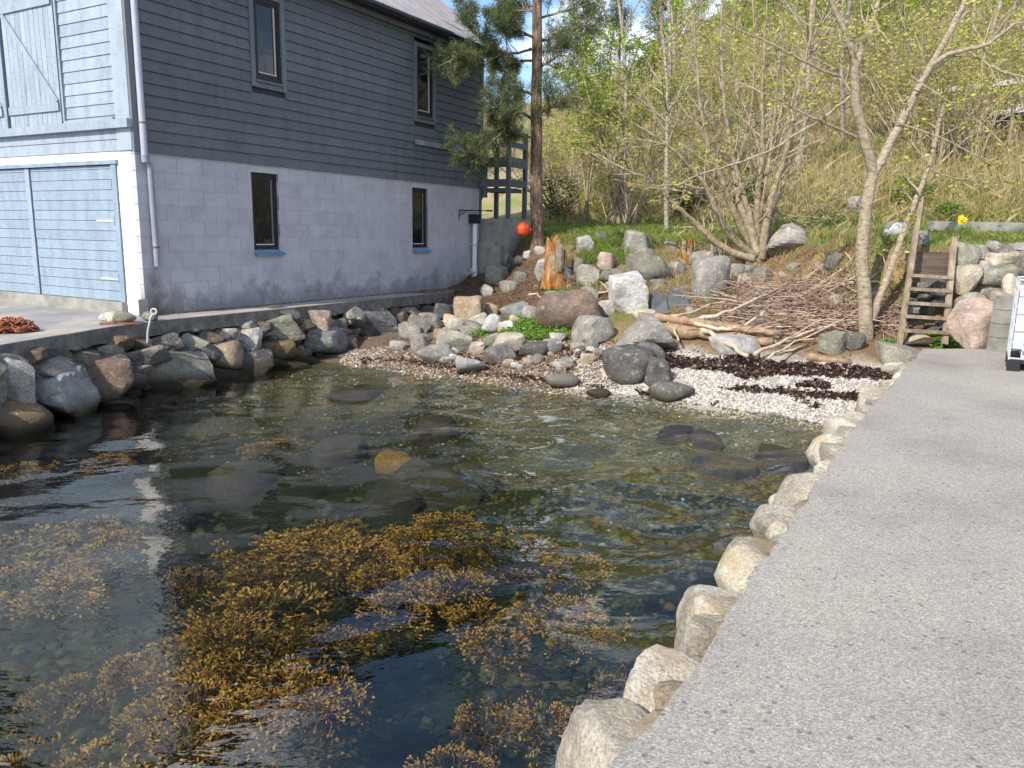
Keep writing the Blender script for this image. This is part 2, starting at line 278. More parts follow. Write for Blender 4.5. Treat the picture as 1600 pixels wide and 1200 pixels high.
def leaf_mat(name, c, c2, trans=.35):
    m, nt, ln, b = nmat(name); out = [n for n in nt if n.type == 'OUTPUT_MATERIAL'][0]
    g = nt.new('ShaderNodeNewGeometry'); r = ramp(nt, [(0, c), (1, c2)]); ln.new(g.outputs['Random Per Island'], r.inputs['Fac'])
    ln.new(r.outputs[0], b.inputs['Base Color']); b.inputs['Roughness'].default_value = .55; b.inputs['Specular IOR Level'].default_value = .25
    t = nt.new('ShaderNodeBsdfTranslucent'); ln.new(r.outputs[0], t.inputs['Color']); mx = nt.new('ShaderNodeMixShader'); mx.inputs[0].default_value = trans
    ln.new(b.outputs[0], mx.inputs[1]); ln.new(t.outputs[0], mx.inputs[2]); ln.new(mx.outputs[0], out.inputs['Surface']); return m
M_LEAF = leaf_mat('young_leaf', (.28, .31, .055), (.54, .54, .15))
M_LEAFB = leaf_mat('bright_leaf', (.16, .26, .02), (.36, .46, .05))
M_LEAFO = leaf_mat('bronze_leaf', (.38, .22, .06), (.50, .42, .12))
M_NEEDLE = leaf_mat('pine_needle', (.045, .075, .030), (.17, .20, .075), .3)
M_CONIFER = leaf_mat('dark_needle', (.025, .045, .014), (.07, .095, .03), .2)
M_GRASSG = leaf_mat('green_grass', (.09, .17, .025), (.22, .31, .06))
M_GRASSD = leaf_mat('dry_grass', (.34, .26, .13), (.56, .46, .27))
M_GRASSY = leaf_mat('yellow_green_grass', (.22, .23, .06), (.42, .38, .14))
M_HERB = leaf_mat('herb_leaf', (.10, .22, .03), (.22, .36, .07))
M_DUFF = leaf_mat('needle_duff', (.12, .07, .045), (.30, .19, .12), .1)
M_LITTER = leaf_mat('leaf_litter', (.10, .055, .035), (.34, .22, .13), .1)
M_WRACK = leaf_mat('dry_wrack', (.016, .009, .008), (.060, .034, .027), .05)
M_WEED = leaf_mat('brown_bladderwrack', (.030, .016, .004), (.105, .052, .008), .3)
M_WEEDT = leaf_mat('wrack_tip', (.22, .115, .015), (.50, .31, .05), .35)

# ------------------------------------------------------------------ terrain
KX = np.array([-4, -3, -1.2, -.3, .5, 2, 4, 5.2, 5.9, 6.4, 7.25, 7.65, 12, 20, 45.])
KZ = np.array([-1.5, -1.0, -.40, -.10, 0, .35, .8, 1.6, 2.3, 2.55])
Y0 = np.array([14.6, 14.2, 13.1, 12.6, 12.05, 11.25, 9.9, 9.3, 9, 8.8, 8.5, 8, 7, 7, 7.])
KY = np.stack([Y0 - 8.6, Y0 - 5.6, Y0 - 2.8, Y0 - 1.0, Y0,
    np.array([17.6, 17.0, 15.2, 14.2, 13.6, 12.9, 12.2, 11.9, 11.7, 11.6, 11.5, 11, 10, 10, 10.]),
    np.array([20.8, 20.4, 18.8, 17.4, 16.2, 14.6, 14.0, 13.5, 13.2, 13.1, 13.1, 12.7, 12.5, 12.5, 12.5]),
    np.array([26, 25, 23.6, 21.6, 18.6, 16.9, 16.6, 16.3, 15.0, 13.75, 13.6, 13.1, 12.9, 12.9, 12.9]),
    np.array([28, 27, 25.2, 23.2, 20.8, 19.8, 19.4, 18.8, 17.3, 14.3, 14.0, 13.4, 13.2, 13.2, 13.2]),
    np.array([30, 29, 26.8, 25.2, 24.2, 23, 22.5, 22, 21, 17, 16.5, 16, 15.5, 15.5, 15.5])])
QX = np.array([-9.5, -8.0, -6.16, -5.79, -5.36, -4.09, -2.85, -1.45]); QY = np.array([-6, 2, 9.3, 11.24, 12.3, 14.5, 16.7, 19.2])
def H(x, y):
    x = np.asarray(x, float); y = np.asarray(y, float)
    Ys = np.stack([np.interp(x, KX, k) for k in KY])          # level depths at each x
    z = np.full(x.shape, KZ[0])
    for k in range(len(KZ) - 1):
        t = np.clip((y - Ys[k]) / (Ys[k + 1] - Ys[k]), 0, 1); z = z + (KZ[k + 1] - KZ[k]) * t
    yb = Ys[-1]; az = x / np.maximum(y, 1)
    tt = np.clip((az - .02) / .3, 0, 1); tt = tt * tt * (3 - 2 * tt); rr = np.clip((az - .5) / .14, 0, 1)
    dy = np.maximum(y - yb - 1, 0); slope = .17 + .13 * tt + .05 * rr
    z = z + slope * (np.sqrt(dy * dy + 9) - 3) * 1.03
    z = z + np.where(y > 20, 1, np.clip((y - 12) / 8, 0, 1)) * .10 * fbm(xy3(x, y, .7), 3, 4) + .05 * fbm(xy3(x, y, 1.6), 9, 3) * np.clip((np.abs(z)) * 2, .25, 1) + np.clip(dy / 20, 0, 1) * .8 * fbm(xy3(x, y, .11), 5, 3)
    ex = np.interp(y, QY, QX); ins = np.clip((ex - .25 - x) / .25, 0, 1) * np.clip((20.6 - y) / .8, 0, 1)
    return z * (1 - ins) + .55 * ins
_H0 = H
def ground_hit(px, py, lift=0.0):
    """where the ray through a pixel of the photograph meets the terrain"""
    px = np.atleast_1d(np.asarray(px, float)); py = np.atleast_1d(np.asarray(py, float))
    D = FWD[None] + RT[None] * ((px - 800) / F_PX)[:, None] - UP[None] * ((py - 600) / F_PX)[:, None]; D = D / D[:, 1:2]
    Y = np.full(len(px), 3.0); hit = np.full(len(px), np.nan); prev = Y.copy()
    for k in range(420):
        yy = 3 * 1.0095 ** k; p = EYEP + D * yy
        below = (p[:, 2] < H(p[:, 0], p[:, 1]) + lift) & np.isnan(hit)
        hit[below] = yy
        if not np.isnan(hit).any(): break
    hit[np.isnan(hit)] = 120; lo = hit / 1.0095; hi = hit.copy()
    for k in range(10):
        m = (lo + hi) / 2; p = EYEP + D * m[:, None]; b = p[:, 2] < H(p[:, 0], p[:, 1]) + lift; hi = np.where(b, m, hi); lo = np.where(b, lo, m)
    return EYEP + D * hi[:, None]
def G(px, py): return ground_hit(px, py)[0]

def axis(parts):
    a = []
    for lo, hi, st in parts: a.append(np.arange(lo, hi, st))
    return np.concatenate(a + [[parts[-1][1]]])
gx = axis([(-140, -40, 10), (-40, -10, 2), (-10, 11, .13), (11, 30, .8), (30, 150, 8)])
gy = axis([(-40, -6, 6), (-6, 1.5, .6), (1.5, 25, .13), (25, 60, .8), (60, 230, 8)])
X, Y = np.meshgrid(gx, gy); Z = H(X, Y)
def H(x, y):          # from here on the height of the built sheet itself
    x = np.asarray(x, float); y = np.asarray(y, float)
    i = np.clip(np.searchsorted(gx, x) - 1, 0, len(gx) - 2); j = np.clip(np.searchsorted(gy, y) - 1, 0, len(gy) - 2)
    u = np.clip((x - gx[i]) / (gx[i + 1] - gx[i]), 0, 1); v = np.clip((y - gy[j]) / (gy[j + 1] - gy[j]), 0, 1)
    return (Z[j, i] * (1 - u) + Z[j, i + 1] * u) * (1 - v) + (Z[j + 1, i] * (1 - u) + Z[j + 1, i + 1] * u) * v
def lerp(a, b, t): return a + (np.asarray(b) - a) * t[..., None]
def sstep(a, b, v): t = np.clip((v - a) / (b - a), 0, 1); return t * t * (3 - 2 * t)
def cover(x, y, z):
    n1 = fbm(xy3(x, y, .9), 21, 4); n2 = fbm(xy3(x, y, 2.7), 31, 4); n3 = fbm(xy3(x, y, .28), 41, 3)
    c = np.ones(x.shape + (3,)) * np.array([.080, .080, .034])
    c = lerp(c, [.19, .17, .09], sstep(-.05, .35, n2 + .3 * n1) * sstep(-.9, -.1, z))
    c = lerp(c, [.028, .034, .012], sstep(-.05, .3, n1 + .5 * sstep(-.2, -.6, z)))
    bl = sstep(.8, 1.8, x + .8 * n1)
    c = lerp(c, [.15, .11, .08], sstep(-.06, .02, z) * (1 - bl)); c = lerp(c, [.38, .355, .31], sstep(-.05, .02, z) * bl)
    b = sstep(.42, .6, z + .1 * n2)
    c = lerp(c, [.19, .125, .07], b)
    c = lerp(c, [.15, .10, .065], b * sstep(1.6, .3, x + .7 * n1)); c = lerp(c, [.27, .20, .10], b * sstep(.05, .4, n2) * sstep(0, 2, x)); c = lerp(c, [.12, .15, .04], b * sstep(.1, .45, n1) * sstep(.6, 1.0, z))
    c = lerp(c, [.085, .155, .03], sstep(2.15, 2.45, z + .12 * n2) * sstep(1.0, 2.2, x + y * .1 + n1))
    c = lerp(c, [.31, .255, .145], sstep(2.75, 3.2, z + .3 * n1)); c = lerp(c, [.20, .25, .075], sstep(2.9, 3.3, z) * sstep(-.05, .35, n3 + .4 * n2))
    c = lerp(c, [.19, .145, .09], sstep(4.5, 7.5, z) * sstep(-.5, .2, n1)); return c
CV = cover(X, Y, Z)
def ground_mat():
    m, nt, ln, b = nmat('ground_cover'); at = nt.new('ShaderNodeAttribute'); at.attribute_name = 'cover'
    g = nt.new('ShaderNodeNewGeometry'); t = noise_n(nt, ln, 22, 8, .7, g.outputs['Position']); r = ramp(nt, [(.3, (.55,) * 3), (.7, (1.45,) * 3)]); ln.new(t.outputs['Fac'], r.inputs['Fac'])
    mx = nt.new('ShaderNodeMixRGB'); mx.blend_type = 'MULTIPLY'; mx.inputs['Fac'].default_value = 1; ln.new(at.outputs['Color'], mx.inputs['Color1']); ln.new(r.outputs[0], mx.inputs['Color2'])
    ln.new(mx.outputs[0], b.inputs['Base Color']); b.inputs['Roughness'].default_value = .95; b.inputs['Specular IOR Level'].default_value = .15
    t2 = noise_n(nt, ln, 35, 6, .7, g.outputs['Position']); bp = nt.new('ShaderNodeBump'); bp.inputs['Strength'].default_value = .8; bp.inputs['Distance'].default_value = .03; ln.new(t2.outputs['Fac'], bp.inputs['Height']); ln.new(bp.outputs[0], b.inputs['Normal']); return m
M_GROUND = ground_mat()
def terrain_piece(name, mask):
    ny, nx = X.shape; q = np.arange(ny * nx).reshape(ny, nx); F = np.stack([q[:-1, :-1], q[:-1, 1:], q[1:, 1:], q[1:, :-1]], -1)[mask]
    u, inv = np.unique(F, return_inverse=True); V = np.stack([X.ravel()[u], Y.ravel()[u], Z.ravel()[u]], 1)
    me = mesh_np(name, V, inv.reshape(F.shape), M_GROUND, smooth=True)
    ca = me.color_attributes.new('cover', 'FLOAT_COLOR', 'POINT'); ca.data.foreach_set('color', np.concatenate([CV.reshape(-1, 3)[u], np.ones((len(u), 1))], 1).astype(np.float32).ravel())
    return setp(link(name, me), kind='structure')
ZC = (Z[:-1, :-1] + Z[1:, 1:]) / 2; YC = (Y[:-1, :-1] + Y[1:, 1:]) / 2
sea = ZC < -.02; bch = (~sea) & (ZC < .5) & (YC < 20); hl = (~sea) & (~bch) & (ZC > 2.9); gr = ~(sea | bch | hl)
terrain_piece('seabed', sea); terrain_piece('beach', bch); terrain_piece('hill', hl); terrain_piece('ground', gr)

# ------------------------------------------------------------------ water
def water():
    wx = axis([(-60, -12, 6), (-12, 7, .07), (7, 20, 1.3)]); wy = axis([(-60, -4, 7), (-4, 1.2, .4), (1.2, 14.6, .07), (14.6, 20, 1.)])
    WX, WY = np.meshgrid(wx, wy); rng = np.random.default_rng(5); h = np.zeros_like(WX)
    wxx = WX + .35 * fbm(xy3(WX, WY, .5), 71, 3); wyy = WY + .35 * fbm(xy3(WX, WY, .5), 81, 3)
    for k in range(34):
        lam = .20 * 1.068 ** k; a = rng.normal(math.radians(100), .5); kx, ky = math.cos(a), math.sin(a)
        h += .0030 * lam ** 1.35 * np.sin(2 * math.pi * (wxx * kx + wyy * ky) / lam + rng.uniform(0, 6.28))
    rough = np.clip((WY - 3.2) / 3.0, .25, 1.5) * np.clip(.7 + .8 * (WX + 1.5), .7, 3.6) * (.75 + .6 * fbm(xy3(WX, WY, .33), 91, 2))
    h = h * np.clip(rough, .25, 4.6)
    ny, nx = WX.shape; q = np.arange(ny * nx).reshape(ny, nx); top = np.stack([q[:-1, :-1], q[:-1, 1:], q[1:, 1:], q[1:, :-1]], -1).reshape(-1, 4)
    V = np.stack([WX.ravel(), WY.ravel(), h.ravel()], 1); n = len(V)
    ring = np.concatenate([q[0, :], q[1:, -1], q[-1, -2::-1], q[-2:0:-1, 0]]); low = V[ring].copy(); low[:, 2] = -4; m = len(ring); j = np.arange(m); k = (j + 1) % m
    side = np.stack([ring[k], ring[j], n + j, n + k], 1); V = np.concatenate([V, low, [[-20, -20, -4]]])
    bot = np.stack([n + k, n + j, np.full(m, n + m), np.full(m, n + m)], 1)
    me = bpy.data.meshes.new('water'); F = np.concatenate([top, side]).tolist() + [f[:3] for f in bot.tolist()]
    me.from_pydata(V.tolist(), [], F); me.polygons.foreach_set('use_smooth', np.ones(len(me.polygons), bool)); me.update()
    mt = bpy.data.materials.new('sea_water'); mt.use_nodes = True; nt, ln = mt.node_tree.nodes, mt.node_tree.links; nt.remove(nt['Principled BSDF']); out = nt['Material Output']
    fr = nt.new('ShaderNodeFresnel'); fr.inputs['IOR'].default_value = 1.40; tr = nt.new('ShaderNodeBsdfTransparent'); gl = nt.new('ShaderNodeBsdfGlossy'); gl.inputs['Roughness'].default_value = .012
    g = nt.new('ShaderNodeNewGeometry'); t = noise_n(nt, ln, 5, 3, .5, g.outputs['Position'], (1, 1.6, 1)); bp = nt.new('ShaderNodeBump'); bp.inputs['Strength'].default_value = .10; bp.inputs['Distance'].default_value = .05
    io = nt.new('ShaderNodeMapRange'); io.inputs['To Min'].default_value = 1.85; io.inputs['To Max'].default_value = 1 / 1.85; ln.new(g.outputs['Backfacing'], io.inputs['Value']); ln.new(io.outputs[0], fr.inputs['IOR'])   # light crosses the surface unbent, so the same reflectance from below
    ln.new(t.outputs['Fac'], bp.inputs['Height']); ln.new(bp.outputs[0], fr.inputs['Normal']); ln.new(bp.outputs[0], gl.inputs['Normal'])
    mx = nt.new('ShaderNodeMixShader'); ln.new(fr.outputs[0], mx.inputs[0]); ln.new(tr.outputs[0], mx.inputs[1]); ln.new(gl.outputs[0], mx.inputs[2]); ln.new(mx.outputs[0], out.inputs['Surface'])
    va = nt.new('ShaderNodeVolumeAbsorption'); va.inputs['Color'].default_value = (.36, .46, .22, 1); va.inputs['Density'].default_value = .36; ln.new(va.outputs[0], out.inputs['Volume'])
    me.materials.append(mt); return setp(link('water', me), kind='structure')
water()

# ------------------------------------------------------------------ the boathouse
def HL(x, y, z=0): return HC + HD * x + HG * y + np.array([0, 0, z])
house = empty('boathouse', HC, 'two storey boathouse with slate blue boards above pale block walls', 'boathouse', rotz=math.pi / 2 - HA)
LS, WF, ZB, ZE = 10.12, 8.4, 2.61, 5.98
RP = math.tan(math.radians(36))
def hbox(name, x0, x1, y0, y1, z0, z1, m, parent=None): return box_obj(name, x0, x1, y0, y1, z0, z1, m, parent or house)
LWIN = [(2.32, 2.98, 1.02, 2.45), (7.17, 7.80, 1.02, 2.45)]
UWIN = [(2.50, 3.14, 4.10, 5.50), (7.33, 7.98, 4.10, 5.60)]
def cut(x0, x1, z0, z1, holes):
    segs = [(x0, x1)]
    for a, b, c, d in holes:
        if d > z0 + .01 and c < z1 - .01:
            segs = [s for p, q in segs for s in ((p, min(q, a)), (max(p, b), q)) if s[1] - s[0] > .03]
    return segs
# --- block wall: mortar core with recessed joints and the single blocks
core = MB()
for z0, z1 in ((0, 1.02), (1.02, 2.45), (2.45, ZB)):
    for a, b in cut(.02, LS - .02, z0 + .001, z1 - .001, LWIN): core.box(a, b, .0065, .22, z0, z1)
core.box(.012, .22, .22, .46, 0, ZB)
bwall = link('block_wall', core.mesh('block_wall', M_MORTAR), house)
rb = random.Random(3); zrow = 0; row = 0
while zrow < ZB - .05:
    z1 = min(zrow + .2555, ZB); st = 0 if row % 2 == 0 else -.25
    while st < LS:
        for a, b in cut(max(st, 0) + .0032, min(st + .5, LS) - .0032, zrow + .003, z1 - .003, LWIN):
            if a < 0.01: a = -.002
            ya = rb.uniform(-.002, .0015)
            zc = [(zrow + .004, z1 - .004)]
            for (wa, wb, wc, wd) in LWIN:     # rows that a window only partly covers
                if a < wb and b > wa: pass
            me = MB().box(a, b, ya, .10, zrow + .003, z1 - .003).mesh('block', M_BLOCK); link('block', me, bwall)
        st += .5
    for (a, b) in (((0, .25), (.25, .47)) if row % 2 else ((0, .47),)):
        me = MB().box(rb.uniform(-.004, .001), .10, a + (.104 if a == 0 else .004), b - .003, zrow + .004, z1 - .004).mesh('block', M_WBLOCK); link('block', me, bwall)
    zrow += .2555; row += 1
# --- inner carcass so that no light leaks through
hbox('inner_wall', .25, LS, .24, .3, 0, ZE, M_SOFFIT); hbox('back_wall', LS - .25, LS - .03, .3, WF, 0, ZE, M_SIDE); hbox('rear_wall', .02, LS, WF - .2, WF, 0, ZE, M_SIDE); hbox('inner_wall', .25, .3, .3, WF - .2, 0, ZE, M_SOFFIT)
# --- timber wall of lapped boards
def plank_mesh(a, b, z0, z1, m, axis='x', lap=.034):
    # lower edge stands proud of the upper edge: a real lap with a shadow under it
    if axis == 'x': V = [(x, y, z) for x in (a, b) for y, z in ((-lap, z0), (.02, z0), (.02, z1), (-.004, z1))]
    else: V = [(y, x, z) for x in (b, a) for y, z in ((-lap, z0), (.02, z0), (.02, z1), (-.004, z1))]
    F = [[0, 1, 2, 3], [7, 6, 5, 4], [0, 4, 5, 1], [1, 5, 6, 2], [2, 6, 7, 3], [3, 7, 4, 0]]
    me = bpy.data.meshes.new('plank'); me.from_pydata(V, [], F); me.materials.append(m); me.update(); return me
core = MB()
for z0, z1 in ((ZB, 4.10), (4.10, 5.50), (5.50, ZE)):
    for a, b in cut(0, LS, z0 + .001, z1 - .001, UWIN): core.box(a, b, .022, .2, z0 + .002, z1)
twall = link('timber_wall', core.mesh('timber_wall', M_SOFFIT), house)
UW2 = [(a - .09, b + .09, c - .16, d + .1) for a, b, c, d in UWIN]
z = ZB - .02; i = 0
while z < ZE - .02:
    z1 = min(z + .178, ZE)
    for a, b in cut(.12, LS, z, z1, UW2):
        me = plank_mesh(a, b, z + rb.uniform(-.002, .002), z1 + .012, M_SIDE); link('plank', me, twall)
    z += .178; i += 1
hbox('corner_board', -.022, .118, -.034, .02, ZB - .02, ZE, M_TRIM); hbox('corner_board', LS + .001, LS + .13, -.036, .02, ZB - .3, ZE, M_TRIM)
hbox('frieze_board', .0, LS + .1, -.14, -.035, 5.86, 5.955, M_TRIM); hbox('weather_board', 7.25, LS + .22, -.075, -.03, 3.43, 3.54, mat('weathered_grey_board', [(.3, (.19, .20, .215)), (.7, (.30, .31, .32))], 7, bump=.3))
# --- windows
def window(a, b, c, d, upper):
    f = MB(); t = .062
    y0, y1 = (-.012, .05) if upper else (.055, .115)
    f.box(a, a + t, y0, y1, c, d); f.box(b - t, b, y0, y1, c, d); f.box(a + t, b - t, y0, y1, c, c + t); f.box(a + t, b - t, y0, y1, d - t, d)
    w = link('window', f.mesh('window', M_DARKWOOD), house)
    s = MB(); u = .042; e = t + .003
    s.box(a + e, a + e + u, y0 + .014, y1, c + e, d - e); s.box(b - e - u, b - e, y0 + .014, y1, c + e, d - e); s.box(a + e + u, b - e - u, y0 + .014, y1, c + e, c + e + u); s.box(a + e + u, b - e - u, y0 + .014, y1, d - e - u, d - e)
    link('sash', s.mesh('sash', M_DARKWOOD), w)
    link('pane', MB().box(a + e + u - .005, b - e - u + .005, y0 + .035, y1 - .004, c + e + u - .005, d - e - u + .005).mesh('pane', M_GLASS), w)
    link('glazing_bead', MB().box(a + e + u, b - e - u, y0 + .004, y0 + .033, c + e + u + .002, c + e + u + .024).mesh('glazing_bead', M_STRIP), w)
    link('glazing_bead', MB().box(b - e - u - .026, b - e - u - .002, y0 + .012, y0 + .033, c + e + u + .026, d - e - u).mesh('glazing_bead', M_STRIP if upper else M_TRIM), w)
    if upper:
        for x0, x1 in ((a - .10, a - .004), (b + .004, b + .10)): hbox('window_trim', x0, x1, -.05, -.002, c - .15, d + .1, M_TRIM)
        hbox('window_trim', a - .004, b + .004, -.046, -.002, d + .004, d + .1, M_TRIM)
        me = MB().box(a - .003, b + .003, -.075, .0, c - .055, c - .02).mesh('window_sill', M_TRIM); link('window_sill', me, house)
        hbox('window_apron', a - .003, b + .003, -.034, -.002, c - .15, c - .056, M_TRIM)
    else:
        V = [(a - .01, .06, c + .03), (b + .05, .06, c + .03), (a - .01, -.085, c - .055), (b + .05, -.085, c - .055), (a - .01, .06, c), (b + .05, .06, c), (a - .01, -.085, c - .08), (b + .05, -.085, c - .08)]
        me = bpy.data.meshes.new('window_sill'); me.from_pydata(V, [], [[0, 2, 3, 1], [4, 5, 7, 6], [2, 6, 7, 3], [0, 4, 6, 2], [1, 3, 7, 5], [0, 1, 5, 4]]); me.materials.append(M_SILL); me.update(); link('window_sill', me, house)
for w in LWIN: window(*w, False)
for w in UWIN: window(*w, True)
# --- roof: corrugated sheets both sides, soffit, gutter, verge boards
def roof_sheet(sgn):
    x = np.arange(-.6, 10.76, .0155); wv = .017 * np.sin(x / .0755 * 2 * math.pi)
    y0, y1 = -.47, WF / 2; z0 = 6.045; n = len(x); V = []
    for yy, zz in ((y0, z0), (y1, z0 + (y1 - y0) * RP)):
        for dz in (0, -.006):
            yq = yy if sgn > 0 else WF - yy
            V.append(np.stack([x, np.full(n, yq), zz + wv + dz], 1))
    V = np.concatenate(V); j = np.arange(n - 1); q = lambda a, b: np.stack([a * n + j, a * n + j + 1, b * n + j + 1, b * n + j], 1)
    F = np.concatenate([q(0, 2), q(3, 1), q(1, 0)]); return link('roof_sheet', mesh_np('roof_sheet', V, F, M_ROOF), house)
roof_sheet(1); roof_sheet(-1)
hbox('soffit', -.5, 10.70, -.40, -.002, 5.965, 5.985, M_SOFFIT); hbox('fascia', -.5, 10.70, -.432, -.402, 5.93, 6.015, M_SOFFIT)
V, Fq = tube([(-.5, -.468, 5.985), (10.7, -.468, 5.985)], .034, 8); link('gutter', mesh_np('gutter', V, Fq, M_SOFFIT, smooth=True), house)
hbox('ridge_cap', -.6, 10.75, WF / 2 - .12, WF / 2 + .12, 6.045 + (WF / 2 + .4) * RP - .02, 6.045 + (WF / 2 + .4) * RP + .06, M_ROOF)
for xx in (-.57, 10.70):
    for sgn in (1, -1):
        ya, yb = -.43, WF / 2; V = []
        for dx in (0, .03):
            for yy in (ya, yb):
                zz = 6.0 + (yy + .47) * RP
                for dz in (-.17, 0): V.append((xx + dx, yy if sgn > 0 else WF - yy, zz + dz))
        me = bpy.data.meshes.new('verge_board'); me.from_pydata(V, [], [[0, 1, 3, 2], [4, 6, 7, 5], [0, 4, 5, 1], [2, 3, 7, 6], [0, 2, 6, 4], [1, 5, 7, 3]]); me.materials.append(M_TRIM); me.update(); link('verge_board', me, house)
# --- sunny front (local plane x = 0)
fw = MB(); fw.box(.03, .2, .3, WF, ZB, ZE)
for s in (.03, .2): pass
fwall = link('front_timber_wall', fw.mesh('front_timber_wall', M_SOFFIT), house)
gb = bpy.data.meshes.new('gable_wall'); gz = ZE + WF / 2 * RP
for nm, xx in (('gable_wall', .03), ('gable_wall', LS - .2)):
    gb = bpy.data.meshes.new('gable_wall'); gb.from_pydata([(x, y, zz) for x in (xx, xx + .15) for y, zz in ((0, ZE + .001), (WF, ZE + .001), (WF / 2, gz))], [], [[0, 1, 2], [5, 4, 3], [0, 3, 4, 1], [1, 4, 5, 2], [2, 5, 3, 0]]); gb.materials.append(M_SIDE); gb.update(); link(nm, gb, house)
LOFT = (1.74, 5.1, 3.09, 5.25)
z = ZB; k = 0
while z < gz - .15:
    z1 = z + .182
    if 2.93 < z1 and z < 3.08 and z < 2.97: z1 = 2.975
    ya, yb = .0 + .375, WF
    if z > ZE: ya = max(ya, (z1 - ZE) / RP + .02); yb = WF - (z1 - ZE) / RP - .02
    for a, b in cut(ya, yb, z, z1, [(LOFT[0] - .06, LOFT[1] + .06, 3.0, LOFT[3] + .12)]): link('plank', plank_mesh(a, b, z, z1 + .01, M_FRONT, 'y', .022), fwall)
    z = z1; k += 1
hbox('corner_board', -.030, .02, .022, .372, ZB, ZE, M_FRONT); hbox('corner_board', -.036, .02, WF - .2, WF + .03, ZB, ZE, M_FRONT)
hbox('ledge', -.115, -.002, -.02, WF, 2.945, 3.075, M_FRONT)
# loft doors: upright boards, ledger and brace on each leaf
def loft_leaf(g0, g1, name='loft_door'):
    d = link(name, MB().box(-.004, .028, g0, g1, LOFT[2], LOFT[3]).mesh(name, M_DTRIM), house)
    n = 11; w = (g1 - g0) / n
    for i in range(n): link('board', MB().box(-.028 - rb.uniform(0, .003), -.005, g0 + i * w + .004, g0 + (i + 1) * w - .004, LOFT[2] + .002, LOFT[3]).mesh('board', M_FRONT), d)
    for zz in (3.30, 4.95): link('ledger', MB().box(-.062, -.033, g0 + .02, g1 - .02, zz, zz + .13).mesh('ledger', M_FRONT), d)
    ang = math.atan2(1.5, (g1 - g0) - .12); L = math.hypot(1.5, (g1 - g0) - .12); R = np.array([[1, 0, 0], [0, math.cos(ang), -math.sin(ang)], [0, math.sin(ang), math.cos(ang)]])
    link('brace', MB().box(-.060, -.034, 0, L, -.045, .045, R=R, c=(0, g0 + .06, 3.44)).mesh('brace', M_FRONT), d)
loft_leaf(1.80, 3.32); loft_leaf(3.50, 5.02)
hbox('loft_door_jamb', -.05, .0, 1.69, 1.735, 3.076, 5.36, M_DTRIM); hbox('loft_door_jamb', -.05, .0, 3.385, 3.47, 3.076, 5.25, M_DTRIM); hbox('loft_door_jamb', -.05, .0, 5.1, 5.16, 3.076, 5.36, M_DTRIM); hbox('loft_door_lintel', -.055, .0, 1.69, 5.16, 5.262, 5.36, M_FRONT)
hbox('flashing', -.06, -.03, .40, 1.68, 3.076, 3.125, M_FRONT)
# lower front: concrete step, lintel, garage doors of level boards
hbox('threshold', -.10, .25, .47, WF, -.12, .20, M_OLDCONC); hbox('lintel', -.006, .22, .474, WF, 2.475, ZB - .004, M_WBLOCK); hbox('door_head', -.05, .05, .43, WF, 2.41, 2.472, M_DTRIM)
hbox('reveal', .2, .24, .47, WF, .2, 2.475, M_SOFFIT)
hbox('door_post', -.028, .10, .48, .60, .202, 2.408, M_DTRIM)
def garage_leaf(g0, g1):
    d = link('garage_door', MB().box(.035, .09, g0, g1, .202, 2.40).mesh('garage_door', M_SOFFIT), house)
    z = .204; pl = .1645
    while z < 2.39: link('board', MB().box(.004 + rb.uniform(-.002, .002), .034, g0 + .002, g1 - .002, z + .004, min(z + pl, 2.398) - .004).mesh('board', M_DOOR), d); z += pl
    return d
d1 = garage_leaf(.625, 2.93); d2 = garage_leaf(3.12, 5.45); garage_leaf(5.6, 7.9)
hbox('door_stile', -.014, .034, 2.96, 3.09, .204, 2.398, M_FRONT)
for zz in (.55, 1.50): # strap hinges
    link('hinge', MB().box(-.008, .002, .60, 1.12, zz, zz + .035).mesh('hinge', M_GALV), d1); link('hinge', MB().tube([(-.012, .606, zz - .06), (-.012, .606, zz + .1)], .017, 6).mesh('hinge', M_DARKWOOD), d1)
link('hinge', MB().tube([(-.012, .606, 2.02), (-.012, .606, 2.18)], .017, 6).mesh('hinge', M_DARKWOOD), d1)
# downpipe in two lengths, with rusty brackets
V, Fq = tube([(.11, -.085, ZE - .05), (.11, -.085, 2.52), (.13, -.088, 2.44)], .05, 12); dp = link('downpipe', mesh_np('downpipe', V, Fq, M_PIPE, smooth=True), house)
V, Fq = tube([(.13, -.088, 2.46), (.19, -.09, 2.37), (.20, -.075, 2.3), (.215, -.07, .80)], [.043, .043, .047, .047], 12); link('lower_pipe', mesh_np('lower_pipe', V, Fq, M_PIPE2, smooth=True), dp)
V, Fq = tube([(.11, -.085, 2.54), (.12, -.087, 2.43)], .058, 12); link('pipe_joint', mesh_np('pipe_joint', V, Fq, M_PIPE2, smooth=True), dp)
for zz, xx, yy in ((5.62, .11, -.085), (3.02, .11, -.085), (1.10, .213, -.07)):
    b = MB().tube([(xx, yy, zz), (xx, yy, zz + .022)], .057, 12); b.box(xx - .012, xx + .012, yy, -.005, zz + .002, zz + .02); link('pipe_bracket', b.mesh('pipe_bracket', M_RUST), dp)
